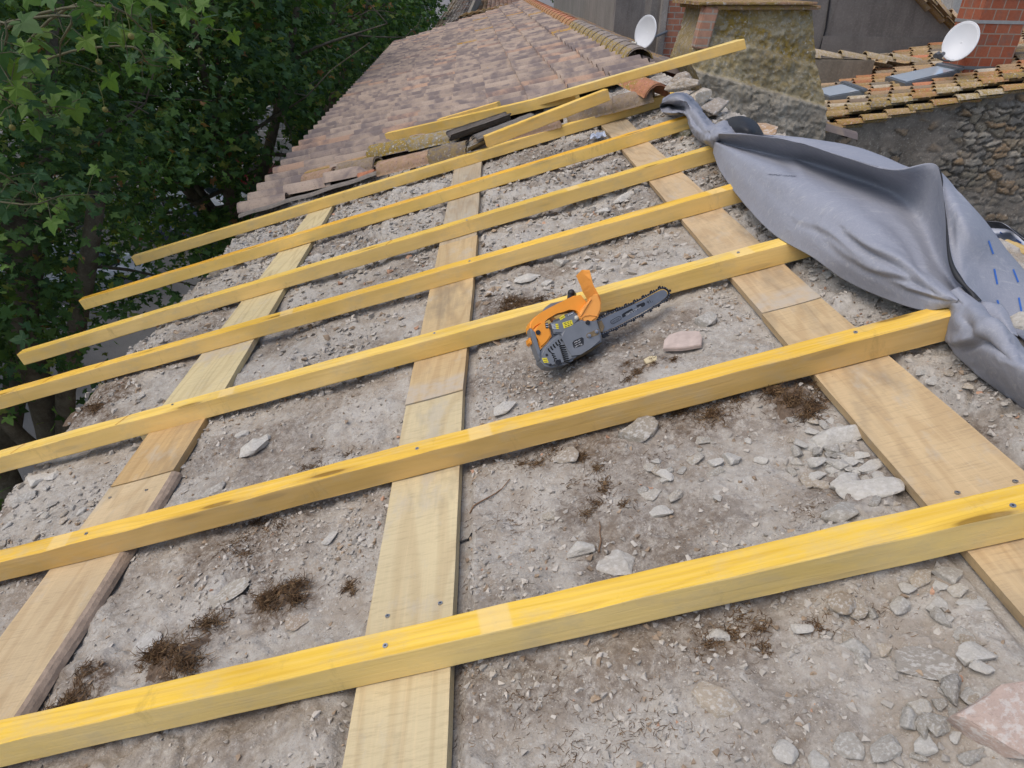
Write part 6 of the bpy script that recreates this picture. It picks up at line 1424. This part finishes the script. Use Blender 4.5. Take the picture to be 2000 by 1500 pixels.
c = wy(1876, 82, BYc - .25); n_ = to_cam(c) + Vector((-.55, 0, .45)); dish((1877, 82), BYc - .25, .172, n_, 'large white satellite dish with rust marks, mounted on the red brick chimney', (-.12, -.03, .20), True, (xl0, BYc + .1, c[2] - .15), 1.2)
c = wy(1263, 63, PY - .25); n_ = to_cam(c) + Vector((-1.15, 0, .25)); dish((1263, 63), PY - .25, .18, n_, 'small white satellite dish seen from the side, fixed to the narrow brick pillar', (-.02, -.02, .25), False, (wy(1300, 80, PY)[0], PY, c[2]), 1.12)
# ------------------------------------------------------------------ street level
def sheet_rect(name, x0, x1, y0_, y1_, z, mat, kind='structure', lab=None):
    o = mesh_np(name, np.array([(x0, y0_, z), (x1, y0_, z), (x1, y1_, z), (x0, y1_, z)]), np.array([[0, 1, 2, 3]]), mat); o['kind'] = kind; return o
GRD_M = m_render('paving', (0.17, 0.163, 0.158), (0.235, 0.225, 0.215), .0, .35); ASP = m_render('asphalt', (0.10, 0.10, 0.10), (0.14, 0.138, 0.135), .0, .5)
sheet_rect('ground', -900, 900, -300, 1800, 0.0, GRD_M)
sheet_rect('road', -26, -17, -60, 400, 0.004, ASP)
bm = bmesh.new(); bm_box(bm, (-16.9, 150, .065), (.2, 420, .13), None, .015); bm_obj('kerb', bm, plain('kerb_stone', (.33, .32, .3), .9))['kind'] = 'structure'
PAINT = plain('white_paint', (.7, .7, .68), .7)
for k in range(14):
    sheet_rect('parking_line', -16.6, -12.0, 18 + k * 2.7, 18.1 + k * 2.7, 0.008, PAINT)
def car(x, y, rz, colr, lab, tail=False):
    t = thing('parked_car', lab, 'car', Matrix.Translation((x, y, 0)) @ Matrix.Rotation(rz, 4, 'Z'), 'cars parked in the street below the trees')
    body = plain('car_paint_' + lab.split()[0], colr, .22, .1, var=.04, scale=4, bump=0, spec=.7)
    def loft(secs, name, mat, par):
        bm = bmesh.new(); R_ = []
        for (xx, hw, zb, zt) in secs:
            pr = [(-hw, zb), (-hw, zb + (zt - zb) * .45), (-hw * .96, zb + (zt - zb) * .8), (-hw * .78, zt), (0, zt + .03), (hw * .78, zt), (hw * .96, zb + (zt - zb) * .8), (hw, zb + (zt - zb) * .45), (hw, zb)]
            R_.append([bm.verts.new((xx, a, b)) for a, b in pr])
        for i in range(len(R_) - 1):
            for j in range(9): bm.faces.new((R_[i][j], R_[i + 1][j], R_[i + 1][(j + 1) % 9], R_[i][(j + 1) % 9]))
        bm.faces.new(R_[0]); bm.faces.new(R_[-1][::-1]); bmesh.ops.recalc_face_normals(bm, faces=bm.faces[:])
        o = bm_obj(name, bm, mat, par, smooth=True); m = o.modifiers.new('b', 'BEVEL'); m.width = .03; m.segments = 2; m.limit_method = 'ANGLE'; return o
    loft([(-2.1, .72, .32, .62), (-2.0, .84, .24, .88), (-1.5, .87, .2, .95), (0, .88, .2, .95), (1.1, .87, .2, .92), (1.8, .83, .22, .80), (2.05, .74, .26, .62), (2.12, .66, .34, .5)], 'body', body, t)
    loft([(-1.85, .66, .9, 1.0), (-1.35, .70, .9, 1.40), (-.3, .72, .9, 1.47), (.35, .70, .9, 1.40), (1.15, .66, .88, .94)], 'cabin_glass', plain('car_glass', (.02, .025, .03), .08, 0, var=.1, bump=0, spec=.8), t)
    loft([(-1.42, .60, 1.36, 1.43), (-.3, .64, 1.42, 1.50), (.38, .60, 1.36, 1.43)], 'roof_panel', body, t)
    for sx in (-1.3, 1.3):
        for sy in (-.8, .8):
            bm = bmesh.new(); bm_cyl(bm, (sx, sy - .1, .31), (sx, sy + .1, .31), .31, n=24); w_ = bm_obj('wheel', bm, plain('tyre', (.02, .02, .02), .8), t)
            bm = bmesh.new(); s_ = 1 if sy > 0 else -1; bm_cyl(bm, (sx, sy + .1 * s_, .31), (sx, sy + .108 * s_, .31), .19, n=16); bm_obj('rim', bm, ALU, w_)
    for sy in (-.55, .55):
        bm = bmesh.new(); bm_box(bm, (2.0, sy, .66), (.16, .34, .13), None, .03); bm_obj('headlight', bm, plain('lamp_glass', (.6, .6, .55), .15), t)
        bm = bmesh.new(); bm_box(bm, (-2.04, sy * 1.15, .72), (.12, .28, .16), None, .03); bm_obj('tail_light', bm, plain('red_lens', (.35, .01, .01), .2), t)
    bm = bmesh.new(); bm_box(bm, (2.08, 0, .46), (.08, .9, .16), None, .02); bm_obj('grille', bm, BLACK, t)
g = wz(395, 378, .7); car(g[0], g[1], math.radians(-25), (.62, .65, .68), 'white hatchback with its bonnet showing through the tree leaves')
g = wz(462, 352, .7); car(g[0], g[1] + 2, math.radians(80), (.22, .02, .02), 'dark red car partly hidden behind a tree limb')
g = wz(372, 440, .7); car(g[0], g[1], math.radians(150), (.045, .055, .10), 'navy car showing only its red tail light through the leaves')
g = wz(60, 500, .7); car(g[0], g[1], math.radians(10), (.5, .52, .54), 'silver car glimpsed in small bright patches at the far left')
g = wz(165, 525, .7); car(g[0], g[1], math.radians(20), (.45, .47, .5), 'pale grey car glimpsed behind the near tree trunk')
# ------------------------------------------------------------------ plane trees
LEAFM = m_leaf('plane_leaf', None, None); BARKM = m_render('plane_bark', (0.10, 0.085, 0.065), (0.19, 0.17, 0.13), .4, 5)
def leaf_tmpl(big=True):
    if big:
        prof = [(-90, .05), (-62, .34), (-38, .50), (-22, .30), (2, .62), (22, .78), (38, .42), (58, .58), (76, .72), (90, 1.0), (104, .72), (122, .58), (142, .42), (158, .78), (178, .62), (202, .30), (218, .50), (242, .34)]
    else: prof = [(-90, .06), (-45, .5), (-10, .42), (18, .8), (55, .5), (90, 1.0), (125, .5), (162, .8), (190, .42), (225, .5)]
    V = [(0, .12, 0)]
    for a, r in prof: x = r * math.cos(math.radians(a)); y = .0 + r * math.sin(math.radians(a)) * .95; V.append((x, y, -.16 * abs(x) ** 1.5 - .12 * max(y, 0) ** 2 + .05 * math.sin(x * 9)))
    n = len(prof); return np.array(V), np.array([(0, 1 + i, 1 + (i + 1) % n) for i in range(n)])
LB = leaf_tmpl(True); LS = leaf_tmpl(False)
def leaves(Pc, nrm, size, tm, seed, cols=None, hang=0.5):
    r = np.random.default_rng(seed); TV, TF = tm; n = len(Pc)
    nrm = nrm / (np.linalg.norm(nrm, axis=1)[:, None] + 1e-9)
    t = r.standard_normal((n, 3)); t[:, 2] -= hang * 1.5; t -= (t * nrm).sum(1)[:, None] * nrm; t /= np.linalg.norm(t, axis=1)[:, None] + 1e-9
    b = np.cross(nrm, t); s = size[:, None, None]
    V = Pc[:, None] + s * (TV[None, :, 0:1] * b[:, None] + TV[None, :, 1:2] * t[:, None] + TV[None, :, 2:3] * nrm[:, None] * r.uniform(.5, 1.8, (n, 1, 1)))
    F_ = TF[None] + (np.arange(n) * len(TV))[:, None, None]
    if cols is None:
        p = np.array([(0.052, 0.105, 0.028), (0.038, 0.082, 0.025), (0.072, 0.13, 0.028), (0.034, 0.074, 0.028), (0.13, 0.16, 0.032), (0.18, 0.10, 0.04)])
        cols = p[r.choice(6, n, p=[.34, .25, .20, .14, .06, .01])] * r.uniform(.9, 1.9, (n, 1)) * np.array([1.08, 1.0, 1.12])
    return V.reshape(-1, 3), F_.reshape(-1, 3), np.repeat(cols, len(TV), 0)
def crown_pts(c, rad, nclump, per, seed, shell=.55, csig=.38, keep=None):
    r = np.random.default_rng(seed); d = r.standard_normal((nclump, 3)); d /= np.linalg.norm(d, axis=1)[:, None]
    q = (shell + (1 - shell) * r.random((nclump, 1))) ; lump = 1 + .22 * fbm(d[:, 0] * 2.2 + seed, d[:, 1] * 2.2, d[:, 2] * 2.2, s=seed)[:, None]
    cc = np.array(c) + d * q * lump * np.array(rad)
    if keep is not None: cc = cc[keep(cc)]
    P = np.repeat(cc, per, 0); o = r.normal(0, csig, P.shape) * np.array([1, 1, .6]); P = P + o
    dirn = np.repeat((cc - np.array(c)) / np.array(rad), per, 0)
    nrm = dirn * .5 + np.array([0, 0, .9]) + r.normal(0, .55, P.shape)
    if keep is not None:
        k = keep(P); P = P[k]; nrm = nrm[k]
    return P, nrm, cc
def limbs(base, top, nl, seed, r0, spread):
    r = np.random.default_rng(seed); paths = []; base = np.array(base, float); top = np.array(top, float)
    fork = base + (top - base) * .42
    P = catmull(np.array([base, base + (fork - base) * .5 + r.normal(0, .08, 3), fork]), 9); paths.append((P, np.linspace(r0 * 1.25, r0 * .85, 9)))
    for k in range(nl):
        a = 2 * PI * (k + r.random() * .5) / nl; e = fork + np.array([math.cos(a) * spread[0], math.sin(a) * spread[1], (top[2] - fork[2]) * r.uniform(.8, 1.15)])
        m = fork * .6 + e * .4 + np.array([0, 0, .3]) + np.array([math.cos(a), math.sin(a), 0]) * .3
        P = catmull(np.array([fork - np.array([0, 0, .15]), m, e]), 12); paths.append((P, np.linspace(r0 * .62, r0 * .14, 12)))
        for q in range(6):
            i = r.integers(3, 11); s = P[i]; a2 = a + r.normal(0, 1.1); l = r.uniform(.9, 2.2); e2_ = s + np.array([math.cos(a2) * l, math.sin(a2) * l, r.uniform(-.5, 1.0)])
            paths.append((catmull(np.array([s, (s + e2_) / 2 + r.normal(0, .15, 3), e2_]), 8), np.linspace(r0 * .18, r0 * .04, 8)))
            for w_ in range(2):
                e3 = e2_ + r.normal(0, .5, 3); paths.append((np.array([e2_, (e2_ + e3) / 2 + r.normal(0, .08, 3), e3]), np.linspace(r0 * .04, .006, 3)))
    return paths
def to_px(P):
    d = P - CAMP; zc = d[:, 0] * AX[2] + d[:, 1] * AY[2] + d[:, 2] * AZ[2]
    return 1000 + F * (d @ np.array([AX[0], AY[0], AZ[0]])) / zc, 750 + F * (d @ np.array([AX[1], AY[1], AZ[1]])) / zc, zc
GAPS = [(395, 385, 55, 28, .7), (530, 245, 28, 45, .8), (470, 400, 28, 24, .6), (250, 665, 60, 35, .85), (205, 700, 50, 30, .8), (60, 800, 120, 80, .6), (650, 200, 25, 26, .6), (30, 890, 110, 70, .85), (560, 300, 18, 26, .7), (520, 330, 30, 50, .5)]
def tree(base, crown_c, rad, nclump, per, seed, lab, tm, lsize, near=False, r0=.2, keepx=True, group='plane trees along the street'):
    t = thing('plane_tree', lab, 'tree', Matrix.Translation(base), group); B_ = np.array(base, float)
    def keep(P):
        k = (P[:, 0] < -2.75 - .25 * np.clip(P[:, 2] - 8.0, 0, 3)) | (P[:, 1] > 24)
        k &= np.linalg.norm(P - CAMP, axis=1) > 2.6
        if near:
            x, y, z = to_px(P)
            for i, (gx, gy, rx, ry, pr_) in enumerate(GAPS):
                ins = ((x - gx) / rx) ** 2 + ((y - gy) / ry) ** 2 < 1
                k &= ~(ins & (_h(np.floor(P[:, 0] * 40), np.floor(P[:, 1] * 40), np.floor(P[:, 2] * 40), 5 + i) < pr_))
        return k
    P, nrm, cc = crown_pts(crown_c, rad, nclump, per, seed, .45 if near else .6, .34 if near else .45, keep)
    V_, F_, C_ = leaves(P, nrm, np.random.default_rng(seed).uniform(.55, 1.15, len(P)) * lsize, tm, seed)
    cr = mesh_np('crown', V_ - B_, F_, LEAFM, t, col=C_)
    top = (crown_c[0], crown_c[1], crown_c[2] + rad[2] * .35)
    V_, F_ = tube_np(limbs(base, top, 5 if near else 4, seed + 50, r0, (rad[0] * .7, rad[1] * .7)), 9)
    tk = mesh_np('trunk', V_ - B_, F_, BARKM, t, smooth=True)
    return t, cr, tk
T1, cr1, tk1 = tree((-5.6, 6.9, 0), (-6.0, 6.6, 8.4), (3.25, 4.4, 4.1), 1050, 40, 11, 'nearest plane tree, large lobed leaves filling the upper left corner', LB, .085, True, .20)
T2, cr2, tk2 = tree((-5.0, 14.6, 0), (-5.5, 14.4, 8.5), (3.3, 4.7, 4.4), 950, 32, 12, 'second plane tree, its dark forked trunk showing left of the tiled eaves', LS, .13, True, .24)
T3, cr3, tk3 = tree((-5.6, 23.5, 0), (-5.6, 23.5, 8.8), (4.0, 4.6, 4.2), 420, 26, 13, 'bushy plane tree behind the far left edge of the tiled roof', LS, .16, True, .25)
# slanting limb and second stem of the nearest tree
a = wy(0, 812, 6.0); b = wy(120, 905, 6.6); c = wy(60, 700, 6.6); d = wy(95, 820, 6.9); e = wy(130, 745, 6.5); f_ = wy(120, 940, 6.8)
V_, F_ = tube_np([(catmull(np.array([wy(-80, 740, 5.6), a, wy(62, 872, 6.3), b]), 12), np.linspace(.05, .10, 12)), (catmull(np.array([wy(20, 350, 6.4), wy(40, 540, 6.5), c, d, f_, wy(120, 1050, 7.0)]), 14), np.linspace(.10, .19, 14)), (catmull(np.array([wy(190, 380, 6.2), wy(165, 560, 6.3), e, wy(128, 850, 6.8), f_]), 12), np.linspace(.07, .12, 12))], 12)
mesh_np('forked_limb', V_ - np.array([-5.6, 6.9, 0]), F_, BARKM, T1, smooth=True)
def tree_copy(src, loc_, rz, sc_, lab):
    T, crn, trk = src; o = T.copy(); C.objects.link(o); o.matrix_world = Matrix.Translation(loc_) @ Matrix.Rotation(rz, 4, 'Z') @ Matrix.Scale(sc_, 4); o['label'] = lab
    for ch in (crn, trk):
        q = ch.copy(); C.objects.link(q); q.parent = o; q.matrix_parent_inverse = Matrix.Identity(4)
Tf = tree((-16.5, 12, 0), (-16.5, 12, 8.2), (4.6, 4.8, 4.6), 460, 26, 21, 'plane tree across the street, mostly hidden behind the nearest tree', LS, .2, False, .25)
for i, (x, y, rz, s_, lab) in enumerate([(-6.6, 33, 1.2, 1.0, 'plane tree behind the top left corner of the tiled roof'), (-7.2, 43, 2.6, 1.05, 'distant plane tree, second beyond the top left corner of the tiled roof'), (-6.5, 54, 4.0, 1.1, 'most distant plane tree of the near row, past the tiled roof'),
    (-18, 21, .7, 1.05, 'plane tree across the street, behind the second trunk'), (-17, 31, 2.0, 1.1, 'plane tree across the street beyond the white car'), (-18.5, 42, 3.1, 1.15, 'plane tree across the street, fourth from the camera'), (-17.5, 54, 5.1, 1.15, 'plane tree across the street, last before the far rooftops'), (-28, 26, 4.4, 1.2, 'plane tree furthest to the left across the street'), (-30, 44, 1.9, 1.3, 'tall plane tree at the back left beyond the street'), (-31, 12, 5.6, 1.2, 'plane tree at the back left edge of the picture'), (-22, 70, 3, 1.5, 'broad plane tree at the far end of the street, left'), (-8, 72, .4, 1.5, 'broad plane tree at the far end of the street, above the tiled roof corner'), (-40, 64, .9, 1.7, 'big hazy plane tree in the far background, left'), (22, 40, 1.4, 1.2, 'tree behind the coping of the cement wall at the upper right'), (12, 62, 2.4, 1.25, 'tree far behind the far rooftops')]):
    tree_copy(Tf, (x, y, 0), rz, s_, lab)
# near twig of the first tree with big leaves and seed balls
r_ = np.random.default_rng(5); TWG = plain('green_twig', (.085, .08, .04), .7); TB = np.array([-5.6, 6.9, 0])
spray = [((0, 40), 3.0, (60, 200), 3.2, 9), ((128, 30), 3.0, (118, 125), 3.1, 5), ((40, 150), 3.2, (90, 230), 3.1, 8), ((-40, 60), 2.9, (30, 210), 3.0, 8), ((200, 10), 3.3, (300, 60), 3.4, 7), ((-30, 170), 3.2, (130, 240), 3.3, 9), ((250, 90), 3.9, (330, 130), 4.0, 7), ((60, -30), 3.2, (240, 20), 3.4, 9), ((300, -20), 3.6, (420, 60), 4.2, 9), ((-20, 330), 4.2, (120, 410), 4.4, 8), ((60, 400), 4.4, (190, 380), 4.6, 6)]
for (p0, d0, p1, d1_, n) in spray:
    paths = []; Pc = []; nm = []; sz = []
    r0_ = ray(*p0); r1_ = ray(*p1); A = CAMP + r0_ / np.linalg.norm(r0_) * d0; B2 = CAMP + r1_ / np.linalg.norm(r1_) * d1_
    root = A + np.array([-1.2, .8, -.4])
    paths.append((catmull(np.array([root, (root + A) / 2 + np.array([0, 0, .1]), A, (A + B2) / 2 + r_.normal(0, .03, 3), B2]), 16), np.linspace(.0075, .002, 16)))
    n = int(n * 1.5)
    for k in range(n):
        t = (k + .5) / n; base_ = A + (B2 - A) * t; off_ = r_.normal(0, .06, 3); Pc.append(base_ + off_); nm.append(np.array(to_cam(base_)) * .7 + np.array([0, 0, .6]) + r_.normal(0, .45, 3)); sz.append(r_.uniform(.045, .088))
        paths.append((np.array([base_, base_ + off_ * .5 + np.array([0, 0, .01]), base_ + off_]), .0015))
    Pc = np.array(Pc); pc = np.array([(0.085, 0.16, 0.03), (0.055, 0.115, 0.03), (0.11, 0.18, 0.03), (.04, .09, .035)])[r_.choice(4, len(Pc))]
    V_, F_ = tube_np(paths, 6); tw = mesh_np('twig', V_ - TB, F_, TWG, T1, smooth=True)
    V_, F_, C_ = leaves(Pc, np.array(nm), np.array(sz), LB, 77 + n, pc)
    mesh_np('leaf_spray', V_ - TB, F_, LEAFM, tw, col=C_)
for (x, y, d) in ((256, 71, 3.1), (193, 121, 3.1), (205, 214, 3.4), (24, 249, 3.3)):
    q = ray(x, y); c = CAMP + q / np.linalg.norm(q) * d; bm = bmesh.new(); bmesh.ops.create_icosphere(bm, subdivisions=3, radius=.0105)
    for v in bm.verts: v.co *= 1 + .06 * random.random()
    o = bm_obj('seed_ball', bm, plain('seed_ball', (.17, .16, .05), .9, var=.3, scale=120, bump=.6), T1); o.location = tuple(c - np.array([-5.6, 6.9, 0]))
    V_, F_ = tube_np([(np.array([c, c + np.array([.004, 0, .05]), c + np.array([-.004, .01, .10])]) - np.array([-5.6, 6.9, 0]), .0012)], 5); st2 = mesh_np('stalk', V_, F_, plain('green_stalk', (.15, .16, .05), .7), T1)
# ------------------------------------------------------------------ far rooftops
def far_roof(name, lab, q, Ys, rows, seed, pal, wall_h=6, pitch=.22, gauge=.36, lich=.1):
    """q: near-left, near-right, far-left pixel corners with their distances"""
    P = [wy(*q[i], Ys[i]) for i in range(3)]; ax = P[1] - P[0]; ay = P[2] - P[0]; lx = np.linalg.norm(ax); ly = np.linalg.norm(ay); ax /= lx; ay /= ly
    an = np.cross(ax, ay); an /= np.linalg.norm(an); an = an if an[2] > 0 else -an
    t = thing(name, lab, 'house', Matrix.Translation(tuple(P[0]))); 
    V_, F_, C_, L_ = canal_roof(P[0], ay, ax, an, int(lx / pitch), int(ly / gauge), pitch, gauge, seed, lich, pal)
    mesh_np('tiled_roof', V_ - P[0], F_, CANAL, t, smooth=True, col=C_, attrs={'lichen': L_})
    p4 = P[1] + ay * ly; Q = np.array([P[0], P[1], p4, P[2]]) - P[0]; Qb = Q.copy(); Qb[:, 2] -= wall_h; Q[:, 2] -= .01
    mesh_np('walls', np.concatenate([Q, Qb]), np.array([(0, 1, 2, 3), (0, 4, 5, 1), (1, 5, 6, 2), (2, 6, 7, 3), (3, 7, 4, 0)]), m_render('far_wall_' + str(seed), (0.2, 0.18, 0.15), (0.27, 0.24, 0.2), .5, 1), t)
    return t
PALG = [(0.36,0.31,0.28),(0.42,0.38,0.34),(0.30,0.27,0.25),(0.46,0.43,0.39),(0.35,0.24,0.19),(0.25,0.22,0.2),(0.5,0.47,0.43)]
PALP = [(0.46,0.30,0.24),(0.5,0.38,0.32),(0.42,0.26,0.20),(0.52,0.44,0.38),(0.42,0.24,0.18),(0.34,0.25,0.2),(0.5,0.42,0.36)]
far_roof('far_house', 'distant house with a pale grey-brown tiled roof between the trees and the tiled roof corner', [(850, 66), (914, 34), (893, -4)], [31, 31, 43], 0, 31, PALG)
far_roof('far_house', 'distant low house with a lichen-orange tiled lean-to just above the end of the tiled roof', [(902, 40), (1003, 18), (915, 32)], [27, 27, 30], 0, 32, None, lich=1.4)
far_roof('far_house', 'distant house with pink tiles at the very top of the picture, above the orange lean-to', [(935, 30), (1030, 22), (945, -6)], [36, 36, 50], 0, 33, PALP)
bm = bmesh.new(); bm_box(bm, (0, 0, 0), (.5, .5, 2.0), None, .02); o = bm_obj('small_chimney', bm, m_render('chim_render', (.36, .34, .32), (.46, .44, .4), .3, 3)); o.location = tuple(wy(1868, 8, GWY + 5)); tag(o, 'small pale rendered chimney behind the sloping coping at the upper right', 'chimney')
